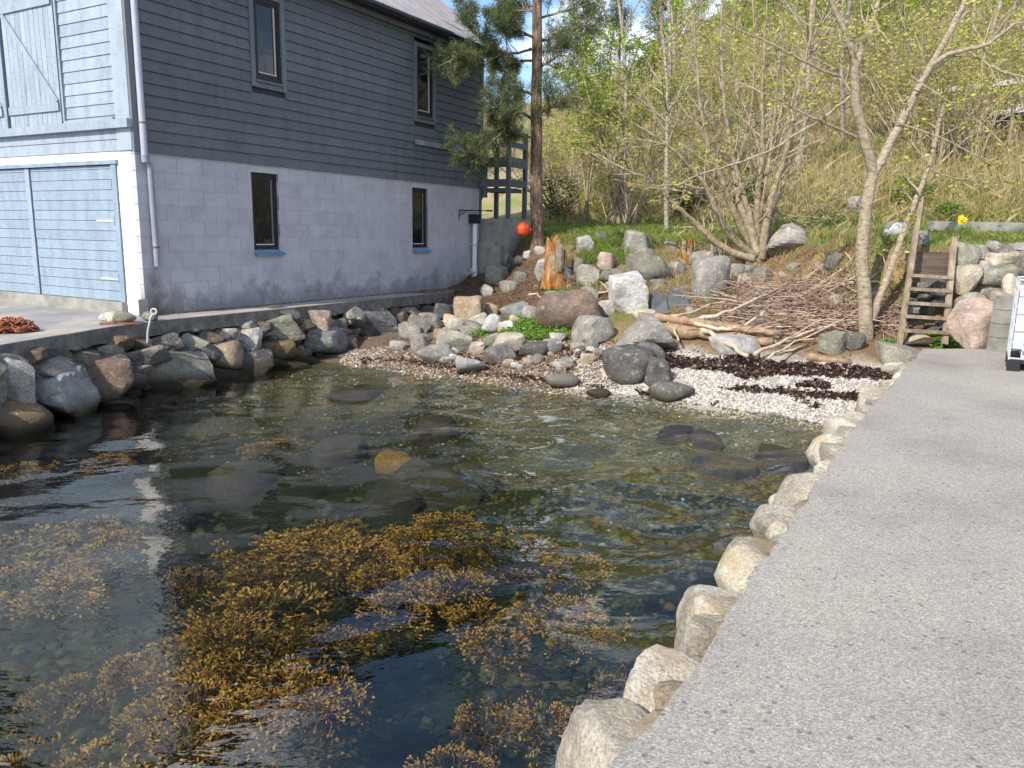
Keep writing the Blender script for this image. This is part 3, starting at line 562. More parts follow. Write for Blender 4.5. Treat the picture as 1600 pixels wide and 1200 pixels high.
# white vent pipe with its black box, tee and bar at the far end of the wall
V, Fq = tube([(9.72, -.13, .30), (9.72, -.13, 1.66)], .062, 14); vp = link('vent_pipe', mesh_np('vent_pipe', V, Fq, M_PVC, smooth=True), house)
V, Fq = tube([(9.72, -.13, .26), (9.72, -.13, .55)], .074, 14); link('pipe_socket', mesh_np('pipe_socket', V, Fq, M_PVC, smooth=True), vp)
V, Fq = tube([(9.70, -.13, .40), (9.46, -.13, .40)], .058, 12); link('pipe_tee', mesh_np('pipe_tee', V, Fq, M_PVC, smooth=True), vp)
V, Fq = tube([(9.47, -.13, .40), (9.42, -.13, .40)], .11, 16); link('pipe_flange', mesh_np('pipe_flange', V, Fq, M_PVC, smooth=False), vp)
link('junction_box', MB().box(9.60, 9.86, -.22, -.01, 1.665, 1.90).mesh('junction_box', M_BLACK), vp)
link('pipe_clip', MB().box(9.645, 9.80, -.20, -.005, 1.10, 1.125).mesh('pipe_clip', M_GALV), vp)
br = MB(); br.tube([(9.15, -.02, 1.98), (9.25, -.12, 1.99), (10.55, -.13, 2.02)], .014, 6); br.tube([(9.15, -.01, 1.86), (9.4, -.12, 1.99)], .010, 5); br.tube([(9.15, -.008, 2.0), (9.15, -.008, 1.72)], .012, 5); br.tube([(10.3, -.13, 2.01), (10.6, -.13, 2.02)], .022, 8)
link('wall_bracket', br.mesh('wall_bracket', M_DARKWOOD), house)
link('conduit', MB().tube([(10.08, -.012, 2.5), (10.09, -.012, 1.3), (10.05, -.012, .6)], .01, 5).mesh('conduit', M_GALV), house)

# --- concrete plinth and painted landing frame past the far end
pl0 = empty('concrete_plinth', HL(10.2, -.5, .2), 'stained grey concrete plinth stepped against the far end of the boathouse', 'plinth', rotz=math.pi / 2 - HA)
def lbox(par, name, x0, x1, y0, y1, z0, z1, m):     # boathouse-local box under another thing
    off = np.array([10.2, -.5, .2]); return link(name, MB().box(x0 - off[0], x1 - off[0], y0 - off[1], y1 - off[1], z0 - off[2], z1 - off[2]).mesh(name, m), par)
lbox(pl0, 'upper_block', 10.15, 11.9, -.92, .4, .4, 1.80, M_OLDCONC); lbox(pl0, 'lower_block', 9.93, 10.6, -.80, -.02, -.35, 1.10, M_OLDCONC); lbox(pl0, 'slab_edge', 9.96, 10.14, -.6, -.02, 1.101, 1.19, M_OLDCONC)
lf = empty('landing_frame', HL(10.2, -.5, 1.8), 'slate blue timber landing frame of posts and boards on the plinth', 'landing', rotz=math.pi / 2 - HA)
def fbox(name, x0, x1, y0, y1, z0, z1):
    off = np.array([10.2, -.5, 1.8]); return link(name, MB().box(x0 - off[0], x1 - off[0], y0 - off[1], y1 - off[1], z0 - off[2], z1 - off[2]).mesh(name, M_SIDE), lf)
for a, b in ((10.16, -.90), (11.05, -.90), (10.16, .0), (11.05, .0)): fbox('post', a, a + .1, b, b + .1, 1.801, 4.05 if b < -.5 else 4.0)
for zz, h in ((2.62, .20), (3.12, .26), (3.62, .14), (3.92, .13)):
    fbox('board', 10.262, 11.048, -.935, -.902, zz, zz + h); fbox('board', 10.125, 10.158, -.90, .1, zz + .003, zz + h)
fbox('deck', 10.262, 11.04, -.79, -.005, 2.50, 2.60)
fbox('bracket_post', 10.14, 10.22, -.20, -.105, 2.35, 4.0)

# ------------------------------------------------------------------ rocks
def ico(sub):
    bm = bmesh.new(); bmesh.ops.create_icosphere(bm, subdivisions=sub, radius=1)
    V = np.array([v.co[:] for v in bm.verts]); F = np.array([[v.index for v in f.verts] for f in bm.faces]); bm.free(); return V, F
ICO = {k: ico(k) for k in (1, 2, 3, 4)}
def rock_mesh(seed, sub=3, power=10, cuts=4, rough=.07):
    """a block with jittered faces and chipped corners; a low power rounds it off"""
    r = np.random.default_rng(seed * 7 + cuts); V, F = ICO[sub]; acc = np.full(len(V), 1.15 ** -power)
    N = [np.array(a) + r.normal(0, .28, 3) for a in ((1, 0, 0), (-1, 0, 0), (0, 1, 0), (0, -1, 0), (0, 0, 1), (0, 0, -1.))] + [r.normal(size=3) for k in range(cuts)]
    for k, n in enumerate(N):
        n = n / np.linalg.norm(n); d = r.uniform(.56, .76) if k < 6 else r.uniform(.62, .9); c = V @ n; acc = acc + np.where(c > .02, (d / np.maximum(c, .02)) ** -power, 0)
    rad = acc ** (-1 / power); P0 = V * rad[:, None]
    rad = rad * (1 + rough * fbm(P0 * 1.9, seed, 4) + rough * .5 * fbm(P0 * 5.5, seed + 7, 3))
    P = V * rad[:, None]; lo, hi = P.min(0), P.max(0); P = (P - (lo + hi) / 2) / ((hi - lo) / 2); return P, F
ROCKP = {}
def rock_data(kind, seed, style, sub):
    if style == 'ang': sub = min(4, sub + 1)
    key = (kind, seed, style, sub)
    if key not in ROCKP:
        P, F = rock_mesh(seed, sub, *(dict(ang=(46, 5, .075), med=(14, 4, .09), rnd=(5, 3, .08), bld=(8, 4, .10))[style]))
        ROCKP[key] = mesh_np('rock', P, F, ROCK[kind], smooth=True)
        if style != 'rnd': ROCKP[key].set_sharp_from_angle(angle=math.radians(24 if style == 'ang' else 34))
    return ROCKP[key]
rs = random.Random(19)
def boulder(x0, y0, x1, y1, kind, style, label, cat='boulder', name='boulder', sub=3, depth_k=.8, group=None, sink=.12, rot=None):
    g = G((x0 + x1) / 2, y1); s = PXM(np.linalg.norm(g - EYEP) * .985); w = (x1 - x0) * s * 1.10; h = (y1 - y0) * s * (1 + sink) * 1.05; dp = max(w * depth_k, h * .7)
    o = link(name, rock_data(kind, rs.randrange(12), style, sub), None, (g[0], g[1] + dp * .30, g[2] + h / 2 - h * sink), (0, 0, rs.uniform(-.3, .3) if rot is None else rot), (w / 2, dp / 2, h / 2))
    return setp(o, label, cat, group)
B = boulder
B(704, 464, 756, 506, 'tan', 'med', 'large rounded tan boulder at the end of the dry stone quay wall', sub=4)
B(673, 475, 708, 500, 'strata', 'med', 'banded blue grey stone tucked against the big tan boulder')
B(638, 491, 673, 523, 'green', 'ang', 'squarish dark grey stone beside the layered slab in the quay wall end', cat='stone', name='stone')
B(671, 493, 688, 517, 'grey', 'ang', 'small upright squarish stone under the banded blue grey stone', cat='stone', name='stone')
B(696, 497, 725, 515, 'pale', 'rnd', 'small oval pale stone below the large tan boulder', cat='stone', name='stone')
B(725, 502, 755, 523, 'green', 'med', 'mossy grey stone between the oval pale stone and the speckled white stone', cat='stone', name='stone')
B(753, 492, 783, 522, 'white', 'rnd', 'upright speckled white stone beside green herbs', cat='stone', name='stone')
B(780, 472, 829, 499, 'blue', 'ang', 'angular blue white boulder above the green herb patch')
B(783, 501, 805, 520, 'white', 'rnd', 'small bright white stone among the green herbs', cat='stone', name='stone')
B(685, 514, 741, 553, 'green', 'ang', 'sloping olive grey slab with moss on its top, above the beach')
B(648, 538, 705, 566, 'grey', 'ang', 'flat topped grey boulder with a dark end, beside the olive slab')
B(754, 521, 781, 543, 'pale', 'ang', 'block shaped pale stone below the speckled white stone', cat='stone', name='stone')
B(772, 521, 817, 553, 'cream', 'med', 'cream domed boulder just below the herb patch')
B(754, 536, 803, 568, 'grey', 'ang', 'grey and white boulder leaning on the cream domed one')
B(815, 535, 857, 558, 'dark', 'rnd', 'low dark rounded stone below the green herbs', cat='stone', name='stone')
B(712, 559, 756, 585, 'blue', 'ang', 'blue grey cracked stone close to the waterline', cat='stone', name='stone')
B(732, 534, 757, 556, 'pink', 'med', 'small pinkish stone between the olive slab and the leaning boulder', cat='stone', name='stone')
B(840, 455, 938, 518, 'brown', 'rnd', 'huge smooth reddish brown boulder lying on the bank', sub=4)
B(900, 495, 966, 537, 'grey', 'med', 'broad grey speckled boulder in front of the huge brown one')
B(938, 470, 961, 494, 'pale', 'med', 'small pale stone wedged between brown and white boulders', cat='stone', name='stone')
B(855, 587, 902, 606, 'grey', 'rnd', 'low grey stone at the water edge among brown wrack', cat='stone', name='stone')
B(919, 610, 954, 622, 'dark', 'rnd', 'small wet black stone just breaking the water', cat='stone', name='stone')
B(757, 474, 778, 494, 'tan', 'med', 'small brownish stone between the tan boulder and the angular white one', cat='stone', name='stone')
B(678, 514, 695, 529, 'tan', 'med', 'little tan stone above the olive slab', cat='stone', name='stone')
B(639, 521, 671, 541, 'grey', 'med', 'small grey stone half buried in wrack by the quay wall', cat='stone', name='stone')
B(953, 427, 1012, 492, 'white', 'ang', 'tall grey white block with streaked face in mid bank', sub=4)
B(968, 499, 1052, 556, 'grey', 'ang', 'big angular light grey boulder in front of the driftwood', sub=4)
B(944, 544, 1022, 599, 'dark', 'rnd', 'large rounded dark grey boulder on the white shingle', sub=4)
B(992, 537, 1036, 580, 'dark', 'rnd', 'dark knobbly boulder resting behind the large rounded one')
B(1006, 560, 1053, 602, 'dark', 'med', 'dark boulder with a shaded end at the shingle edge')
B(1020, 598, 1083, 626, 'dark', 'rnd', 'flat smooth dark stone half in the water by the shingle')
B(982, 398, 1051, 442, 'green', 'med', 'wide flat green grey boulder high on the bank', sub=4)
B(1086, 404, 1141, 469, 'grey', 'rnd', 'egg shaped grey boulder below the forked grey trunks', sub=4)
B(974, 361, 1019, 397, 'grey', 'med', 'round grey boulder at the lip of the grass terrace')
B(902, 369, 927, 401, 'white', 'ang', 'white upright stone near the rotten stump')
B(934, 395, 961, 420, 'pink', 'med', 'pinkish white stone below the green tuft on the bank', cat='stone', name='stone')
B(894, 403, 916, 425, 'green', 'med', 'dull green grey stone right beside the rotten stump', cat='stone', name='stone')
B(902, 415, 937, 447, 'green', 'med', 'lichen covered stone behind the huge brown boulder', cat='stone', name='stone')
B(939, 421, 980, 442, 'grey', 'rnd', 'low stone half hidden behind the tall white block', cat='stone', name='stone')
B(988, 484, 1024, 506, 'cream', 'rnd', 'bleached cream stone at the butt of the driftwood log', cat='stone', name='stone')
B(999, 491, 1035, 517, 'grey', 'med', 'shadowed grey stone under the butt of the driftwood log', cat='stone', name='stone')
B(1123, 528, 1191, 556, 'white', 'med', 'low whitish boulder under the driftwood branches on the shingle')
B(1079, 393, 1113, 418, 'pale', 'med', 'pale stone beside the small orange stump', cat='stone', name='stone')
B(1115, 387, 1134, 403, 'grey', 'med', 'small stone under the low trunk of the many stemmed tree', cat='stone', name='stone')
B(1205, 353, 1262, 400, 'grey', 'ang', 'grey boulder on the grass behind the many stemmed tree', sub=4)
B(1284, 520, 1328, 555, 'green', 'ang', 'green grey flat faced stone beneath the brush pile', cat='stone', name='stone')
B(1325, 522, 1350, 548, 'dark', 'ang', 'dark shadowed stone between brush pile and young tree', cat='stone', name='stone')
B(1384, 543, 1443, 578, 'green', 'med', 'flat grey green boulder at the corner of the concrete quay', sub=4)
B(1386, 571, 1426, 590, 'cream', 'med', 'yellowish stone under the flat boulder at the quay corner', cat='stone', name='stone')
B(1422, 525, 1457, 543, 'cream', 'ang', 'pale broken stone at the foot of the ladder', cat='stone', name='stone')
B(1294, 395, 1323, 417, 'grey', 'med', 'small grey stone on the bank left of the young tree trunk', cat='stone', name='stone')
B(1331, 310, 1352, 337, 'pale', 'med', 'pale stone behind the young tree on the terrace slope', cat='stone', name='stone')
B(1390, 350, 1418, 369, 'white', 'med', 'whitish stone in dry grass by the ladder top', cat='stone', name='stone')
B(1434, 364, 1452, 384, 'grey', 'med', 'little grey stone beside the tall ladder rail', cat='stone', name='stone')
B(838, 405, 853, 423, 'white', 'med', 'small white stone in red needles at the pine foot', cat='stone', name='stone')
B(835, 385, 850, 398, 'pale', 'med', 'little pale stone close to the pine trunk base', cat='stone', name='stone')
B(818, 392, 832, 404, 'white', 'ang', 'chalky stone chip between plinth and pine', cat='stone', name='stone')
B(805, 400, 826, 414, 'dark', 'ang', 'dark slate piece at the foot of the plinth', cat='stone', name='stone')
B(789, 402, 808, 420, 'dark', 'ang', 'wet looking dark stone leaning on the plinth', cat='stone', name='stone')
B(1145, 414, 1189, 434, 'pale', 'ang', 'broken concrete lump at the foot of the many stemmed tree', cat='concrete lump', name='concrete_lump')
B(1166, 404, 1196, 416, 'grey', 'ang', 'flat grey stone leaning against the many stemmed tree roots', cat='stone', name='stone')
# little stones over the upper beach
for k in range(34):
    u, v = rs.uniform(660, 960), rs.uniform(545, 600); w = rs.uniform(8, 19)
    if 565 + (u - 560) * .1 - 4 < v: v -= 22
    kd = rs.choice(['pale', 'grey', 'white', 'pink', 'tan']); wh = 'by the quay wall end' if u < 720 else ('below the herb patch' if u < 840 else 'below the huge brown boulder')
    B(u, v - w * .7, u + w, v, kd, 'med', 'little loose %s stone on the brown beach %s' % (kd, wh), cat='stone', name='beach_stone', group='loose stones on the upper beach', sub=2)
for k in range(22):
    u, v = rs.uniform(1060, 1360), rs.uniform(470, 540); w = rs.uniform(10, 24)
    kd = rs.choice(['grey', 'tan', 'green', 'pale'])
    B(u, v - w * .65, u + w, v, kd, 'med', 'small %s stone showing between sticks %s' % (kd, 'near the driftwood logs' if u < 1200 else 'of the reddish brush pile'), cat='stone', name='bank_stone', group='stones under the brush', sub=2)
for k in range(26):
    u, v = rs.uniform(790, 1290), rs.uniform(385, 455); w = rs.uniform(8, 22)
    kd = rs.choice(['grey', 'tan', 'green', 'brown'])
    B(u, v - w * .65, u + w, v, kd, 'med', 'small half buried %s stone on the rough bank %s' % (kd, 'near the rotten stump' if u < 940 else ('around the flat boulders' if u < 1080 else 'about the many stemmed tree')), cat='stone', name='bank_stone', group='half buried stones on the bank', sub=2, sink=.3)

FREE = [(704, 510), (728, 526), (748, 512), (768, 546), (790, 520), (806, 506), (832, 500), (826, 545), (860, 552), (872, 535), (905, 548), (925, 545), (700, 530), (668, 510), (655, 552), (622, 548), (640, 528), (884, 575), (918, 568), (946, 530), (880, 440), (866, 470), (920, 470), (965, 460), (1000, 455), (1030, 452), (1060, 425), (1062, 465), (960, 400), (940, 380), (1110, 470), (1128, 440), (1160, 450), (1196, 440), (795, 455), (760, 462), (815, 440), (850, 435), (776, 440)]
for u, v in FREE:
    kd = rs.choice(['pale', 'grey', 'pale', 'cream', 'tan', 'green', 'grey']); w = rs.uniform(20, 36); wh = ('by the quay wall end' if u < 730 else 'around the herb patch') if v > 495 and u < 850 else ('near the rotten stump' if u < 890 else ('beside the huge brown boulder' if u < 950 else ('about the tall streaked block' if u < 1045 else 'under the many stemmed tree')))
    B(u - w / 2, v - w * rs.uniform(.55, .8), u + w / 2, v, kd, rs.choice(['ang', 'med']), '%s rubble stone packed into the bank %s' % (kd, wh), cat='stone', name='rubble_stone', group='rubble stones packed into the bank', sink=.25)
# sunken stones
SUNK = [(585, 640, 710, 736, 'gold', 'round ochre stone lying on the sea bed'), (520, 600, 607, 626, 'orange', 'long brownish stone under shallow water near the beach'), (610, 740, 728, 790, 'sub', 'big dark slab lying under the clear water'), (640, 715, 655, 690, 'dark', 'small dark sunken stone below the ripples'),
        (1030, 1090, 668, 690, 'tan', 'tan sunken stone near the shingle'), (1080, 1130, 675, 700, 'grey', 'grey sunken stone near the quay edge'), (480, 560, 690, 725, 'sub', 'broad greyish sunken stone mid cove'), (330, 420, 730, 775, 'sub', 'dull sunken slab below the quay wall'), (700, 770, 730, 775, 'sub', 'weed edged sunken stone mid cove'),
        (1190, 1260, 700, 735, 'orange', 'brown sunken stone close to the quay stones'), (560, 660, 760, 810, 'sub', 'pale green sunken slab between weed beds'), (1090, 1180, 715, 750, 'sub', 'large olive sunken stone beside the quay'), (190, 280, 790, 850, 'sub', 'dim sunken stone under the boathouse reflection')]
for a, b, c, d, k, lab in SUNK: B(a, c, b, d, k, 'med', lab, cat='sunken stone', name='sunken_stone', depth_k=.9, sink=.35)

# ------------------------------------------------------------------ dry stone wall under the left quay
ES = [np.array(p) for p in zip(QX, QY)]
def curtain(px, py, off):
    """meeting point of a ray with the upright face of the quay edge, moved outward by off(z)"""
    best = None
    for a, b in zip(ES[:-1], ES[1:]):
        t = (b - a) / np.linalg.norm(b - a); n = np.array([t[1], -t[0]]); d = ray(px, py); o = off
        for it in range(4):
            k = ((a + n * o - EYEP[:2]) @ n) / (d[:2] @ n); p = EYEP + d * k; o = .03 + max(0, .77 - p[2]) * off
        u = (p[:2] - a) @ t
        if -.05 <= u <= np.linalg.norm(b - a) + .05 and k > 0 and (best is None or k < best[0]): best = (k, p, n)
    return best
wall0 = empty('stone_wall', (-5.2, 11.5, .3), 'dry stone wall of mixed dark boulders carrying the boathouse quay', 'stone wall')
W0 = np.array(wall0.location)
LW = [(0, 564, 56, 637, 'pale', 'med'), (55, 582, 150, 655, 'blue', 'ang'), (130, 565, 216, 629, 'brown', 'ang'), (-20, 636, 73, 678, 'orange', 'rnd'), (222, 553, 336, 622, 'green', 'ang'), (336, 538, 381, 577, 'tan', 'rnd'), (376, 517, 416, 557, 'pale', 'med'), (194, 551, 269, 577, 'grey', 'ang'),
      (100, 549, 202, 581, 'brown', 'ang'), (46, 560, 113, 583, 'grey', 'ang'), (164, 530, 210, 552, 'orange', 'med'), (204, 530, 246, 549, 'brown', 'med'), (241, 524, 293, 550, 'dark', 'ang'), (291, 524, 329, 547, 'green', 'ang'), (319, 518, 353, 532, 'brown', 'ang'), (349, 515, 379, 536, 'grey', 'ang'), (374, 503, 403, 519, 'green', 'med'),
      (204, 573, 239, 586, 'grey', 'ang'), (204, 584, 229, 606, 'brown', 'rnd'), (330, 578, 389, 607, 'dark', 'ang'), (155, 621, 221, 643, 'dark', 'ang'), (37, 546, 76, 567, 'brown', 'med'), (62, 546, 113, 566, 'dark', 'ang'), (51, 575, 81, 594, 'dark', 'ang'), (-8, 556, 26, 578, 'grey', 'ang'), (368, 549, 435, 593, 'dark', 'med'), (418, 534, 467, 565, 'orange', 'ang'), (451, 545, 489, 573, 'orange', 'ang'),
      (408, 499, 481, 537, 'green', 'ang'), (474, 486, 530, 523, 'pink', 'ang'), (475, 510, 544, 556, 'blue', 'ang'), (399, 504, 429, 522, 'brown', 'ang'), (526, 499, 545, 513, 'green', 'rnd'), (526, 511, 545, 525, 'grey', 'ang'), (535, 483, 573, 510, 'grey', 'ang'), (551, 487, 637, 534, 'strata', 'ang'), (610, 506, 638, 540, 'strata', 'ang'), (524, 526, 566, 561, 'brown', 'ang'), (574, 529, 604, 551, 'green', 'med'),
      (486, 556, 551, 581, 'dark', 'ang'), (611, 484, 640, 510, 'brown', 'med'), (579, 479, 614, 494, 'tan', 'ang'), (621, 480, 661, 493, 'grey', 'ang'), (546, 551, 577, 569, 'dark', 'ang'), (430, 563, 490, 588, 'dark', 'ang'), (596, 527, 626, 556, 'dark', 'ang'), (270, 600, 330, 620, 'dark', 'ang'), (-60, 570, 2, 640, 'grey', 'med'), (-90, 630, -15, 680, 'dark', 'med'), (390, 585, 432, 600, 'dark', 'ang'),
      (335, 520, 380, 545, 'dark', 'med'), (430, 483, 476, 503, 'dark', 'ang'), (300, 540, 345, 562, 'dark', 'med')]
for i, (a, b, c, d, k, st) in enumerate(LW):
    hit = curtain((a + c) / 2, (b + d) / 2, .42)
    if hit is None: continue
    kk, p, n = hit; s = PXM(np.linalg.norm(p - EYEP)); w = (c - a) * s * 1.06; h = (d - b) * s * 1.08; dp = max(w * .85, .3); q = p.copy(); q[:2] -= n * dp * .22
    link('stone', rock_data(k, rs.randrange(12), 'ang' if st == 'med' else st, 3), wall0, q - W0, (rs.uniform(-.15, .15), rs.uniform(-.28, .28), rs.uniform(-.3, .3)), (w * .54, dp / 2, h * .55))
# smaller packing stones behind and between
arc = np.concatenate([[0], np.cumsum([np.linalg.norm(b - a) for a, b in zip(ES[:-1], ES[1:])])])
for i in range(230):
    u = rs.uniform(6.5, arc[-1] - .1); x = np.interp(u, arc, QX); y = np.interp(u, arc, QY); z = rs.uniform(-.35, .72); o = .42 * (.77 - z) - .10
    j = max(1, min(len(arc) - 1, int(np.searchsorted(arc, u)))); t = ES[j] - ES[j - 1]; t = t / np.linalg.norm(t); n = (t[1], -t[0]); w = rs.uniform(.16, .34)
    link('stone', rock_data(rs.choice(['dark', 'brown', 'grey', 'green', 'strata']), rs.randrange(8), 'ang', 2), wall0, np.array([x + n[0] * o, y + n[1] * o, z]) - W0, (0, rs.uniform(-.3, .3), -.55 + rs.uniform(-.4, .4)), (w / 2, w * .5, w * rs.uniform(.25, .4)))
for i in range(64):
    u = rs.uniform(6.5, arc[-1] - .1); x = np.interp(u, arc, QX); y = np.interp(u, arc, QY); z = rs.uniform(.38, .66); j = max(1, min(len(arc) - 1, int(np.searchsorted(arc, u)))); t = ES[j] - ES[j - 1]; t = t / np.linalg.norm(t); n = (t[1], -t[0]); w = rs.uniform(.26, .46); o = .42 * (.77 - z) - .10
    link('stone', rock_data(rs.choice(['dark', 'brown', 'grey', 'green', 'strata', 'tan']), rs.randrange(10), 'ang', 3), wall0, np.array([x + n[0] * o, y + n[1] * o, z]) - W0, (rs.uniform(-.1, .1), rs.uniform(-.3, .3), -.55 + rs.uniform(-.4, .4)), (w / 2, w * .45, w * rs.uniform(.22, .36)))
# earth core behind the stones
core = MB()
for (a, b) in zip(ES[:-1], ES[1:]):
    t = (b - a) / np.linalg.norm(b - a); n = np.array([t[1], -t[0]]); V = []
    for p in (a, b):
        for o, z in ((-.16, .765), (.26, -1.2), (-.9, -1.2), (-.9, .765)): V.append([p[0] + n[0] * o, p[1] + n[1] * o, z])
    core.add(np.array(V) - W0, [[0, 1, 2, 3], [7, 6, 5, 4], [0, 4, 5, 1], [2, 6, 7, 3], [3, 7, 4, 0]])
link('rubble_core', core.mesh('rubble_core', mat('dark_rubble', [(.3, (.02, .018, .015)), (.7, (.06, .052, .045))], 9, bump=1)), wall0)

# ------------------------------------------------------------------ left quay slab
def densify(pts, st, jit, seed):
    r = random.Random(seed); out = []
    for a, b in zip(pts[:-1], pts[1:]):
        L = math.dist(a, b); n = max(1, int(L / st))
        for i in range(n): t = i / n; out.append((a[0] + (b[0] - a[0]) * t + r.uniform(-jit, jit), a[1] + (b[1] - a[1]) * t + r.uniform(-jit, jit)))
    return out + [pts[-1]]
edge = densify([tuple(p) for p in ES], .35, .012, 2)
back = [(-1.5, 20.0), tuple(HL(10.1, .15)[:2]), tuple(HL(.1, .15)[:2]), tuple(HL(.1, 8.4)[:2]), tuple(HL(-1, 14)[:2]), (-30, 8), (-26, -8)]
slab = setp(prism('quay', edge + back, .76, .97, M_EDGECONC), kind='structure')
def apron_mat():
    m, nt, ln, b = nmat('worn_apron'); g = nt.new('ShaderNodeNewGeometry'); P = g.outputs['Position']
    t = noise_n(nt, ln, 1.3, 7, .65, P, (1, .55, 1)); r = ramp(nt, [(.34, (.20, .20, .205)), (.5, (.29, .28, .265)), (.62, (.40, .36, .31))]); ln.new(t.outputs['Fac'], r.inputs['Fac'])
    t1 = noise_n(nt, ln, 2.4, 6, .7, P); r1 = ramp(nt, [(.58, (0, 0, 0)), (.74, (.6,) * 3)]); ln.new(t1.outputs['Fac'], r1.inputs['Fac']); m1 = nt.new('ShaderNodeMixRGB'); m1.inputs['Color2'].default_value = (.30, .19, .12, 1); ln.new(r1.outputs[0], m1.inputs['Fac']); ln.new(r.outputs[0], m1.inputs['Color1'])
    ln.new(m1.outputs[0], b.inputs['Base Color']); b.inputs['Roughness'].default_value = .9; t2 = noise_n(nt, ln, 50, 6, .7, P); bp = nt.new('ShaderNodeBump'); bp.inputs['Strength'].default_value = .5; bp.inputs['Distance'].default_value = .01; ln.new(t2.outputs['Fac'], bp.inputs['Height']); ln.new(bp.outputs[0], b.inputs['Normal']); return m
inner = [(x - .012, y) for x, y in edge]
setp(prism('quay_surface', inner + back, .9705, .978, apron_mat()), kind='structure')
# rough drips and lumps under the slab lip
lip = MB()
for k in range(120):
    u = rs.uniform(5.5, arc[-1] - .2); x = np.interp(u, arc, QX); y = np.interp(u, arc, QY); j = max(1, min(len(arc) - 1, int(np.searchsorted(arc, u)))); t = ES[j] - ES[j - 1]; t = t / np.linalg.norm(t); n = (t[1], -t[0]); V, Fi = ICO[1]; s = rs.uniform(.03, .09)
    lip.add(V * [s * 1.3, s * 1.3, s * .6] + [x - n[0] * .05, y - n[1] * .05, .762], Fi)
setp(link('quay_drips', lip.mesh('quay_drips', M_EDGECONC, True)), kind='structure')

# ------------------------------------------------------------------ right quay, its stones
EDGE = [(-4.6, -6.2), (.31, 2.13), (.67, 2.65), (1.26, 3.68), (1.85, 4.67), (3.08, 6.78), (4.55, 9.1), (6.0, 11.4), (6.16, 11.66)]
redge = densify(EDGE, .11, .017, 4)
def quay_mat():
    m, nt, ln, b = nmat('exposed_aggregate'); g = nt.new('ShaderNodeNewGeometry'); P = g.outputs['Position']
    v = nt.new('ShaderNodeTexVoronoi'); v.inputs['Scale'].default_value = 150; v.inputs['Randomness'].default_value = 1; ln.new(P, v.inputs['Vector'])
    sh = nt.new('ShaderNodeSeparateColor'); ln.new(v.outputs['Color'], sh.inputs[0]); r = ramp(nt, [(0, (.20, .186, .165)), (.16, (.26, .243, .214)), (.5, (.32, .30, .267)), (.82, (.375, .353, .315)), (1, (.48, .455, .41))]); ln.new(sh.outputs[0], r.inputs['Fac'])
    v2 = nt.new('ShaderNodeTexVoronoi'); v2.inputs['Scale'].default_value = 32; ln.new(P, v2.inputs['Vector']); s2 = nt.new('ShaderNodeSeparateColor'); ln.new(v2.outputs['Color'], s2.inputs[0]); r2 = ramp(nt, [(.90, (0, 0, 0)), (.93, (.75,) * 3)]); ln.new(s2.outputs[0], r2.inputs['Fac'])
    rd = ramp(nt, [(.30, (1, 1, 1)), (.36, (0, 0, 0))]); ln.new(v2.outputs['Distance'], rd.inputs['Fac']); mm = nt.new('ShaderNodeMath'); mm.operation = 'MULTIPLY'; ln.new(r2.outputs[0], mm.inputs[0]); ln.new(rd.outputs[0], mm.inputs[1])
    m1 = nt.new('ShaderNodeMixRGB'); m1.inputs['Color2'].default_value = (.12, .125, .14, 1); ln.new(mm.outputs[0], m1.inputs['Fac']); ln.new(r.outputs[0], m1.inputs['Color1'])
    t = noise_n(nt, ln, .9, 6, .6, P); r3 = ramp(nt, [(.3, (.78, .77, .75)), (.5, (1, 1, 1)), (.72, (1.14, 1.13, 1.11))]); ln.new(t.outputs['Fac'], r3.inputs['Fac']); m2 = nt.new('ShaderNodeMixRGB'); m2.blend_type = 'MULTIPLY'; m2.inputs['Fac'].default_value = 1; ln.new(m1.outputs[0], m2.inputs['Color1']); ln.new(r3.outputs[0], m2.inputs['Color2'])
    ln.new(m2.outputs[0], b.inputs['Base Color']); b.inputs['Roughness'].default_value = .92; b.inputs['Specular IOR Level'].default_value = .2
    t4 = noise_n(nt, ln, 38, 7, .75, P); bp = nt.new('ShaderNodeBump'); bp.inputs['Strength'].default_value = .55; bp.inputs['Distance'].default_value = .012; ln.new(t4.outputs['Fac'], bp.inputs['Height'])
    bp2 = nt.new('ShaderNodeBump'); bp2.inputs['Strength'].default_value = .35; bp2.inputs['Distance'].default_value = .008; ln.new(v.outputs['Distance'], bp2.inputs['Height']); ln.new(bp.outputs[0], bp2.inputs['Normal']); ln.new(bp2.outputs[0], b.inputs['Normal']); return m
M_QUAY = quay_mat()
rq = setp(prism('concrete_quay', redge + [(6.8, 11.74), (9, 11.6), (24, 11.3), (24, -9)], -1.6, .8, M_QUAY), kind='structure')
RS = [(885, 1062, 1050, 1270, 'cream', 'bld', .03), (985, 962, 1115, 1080, 'cream', 'bld', .03), (1072, 888, 1178, 940, 'cream', 'bld', .05), (1080, 905, 1180, 972, 'cream', 'bld', .0), (1133, 818, 1222, 900, 'cream', 'bld', .03), (1200, 803, 1240, 838, 'cream', 'bld', .0), (1178, 788, 1228, 828, 'cream', 'bld', .12), (1222, 727, 1305, 812, 'cream', 'bld', .03), (1273, 681, 1340, 732, 'cream', 'bld', .03), (1300, 655, 1352, 690, 'cream', 'bld', .05), (1322, 638, 1368, 692, 'cream', 'bld', .0), (1345, 592, 1405, 648, 'cream', 'bld', .03), (1376, 590, 1424, 622, 'cream', 'ang', .0),
      (1140, 855, 1200, 900, 'cream', 'bld', .1), (1060, 960, 1120, 1010, 'cream', 'bld', .06), (1240, 770, 1290, 815, 'cream', 'bld', .08)]
ET = [np.array(p) for p in EDGE]
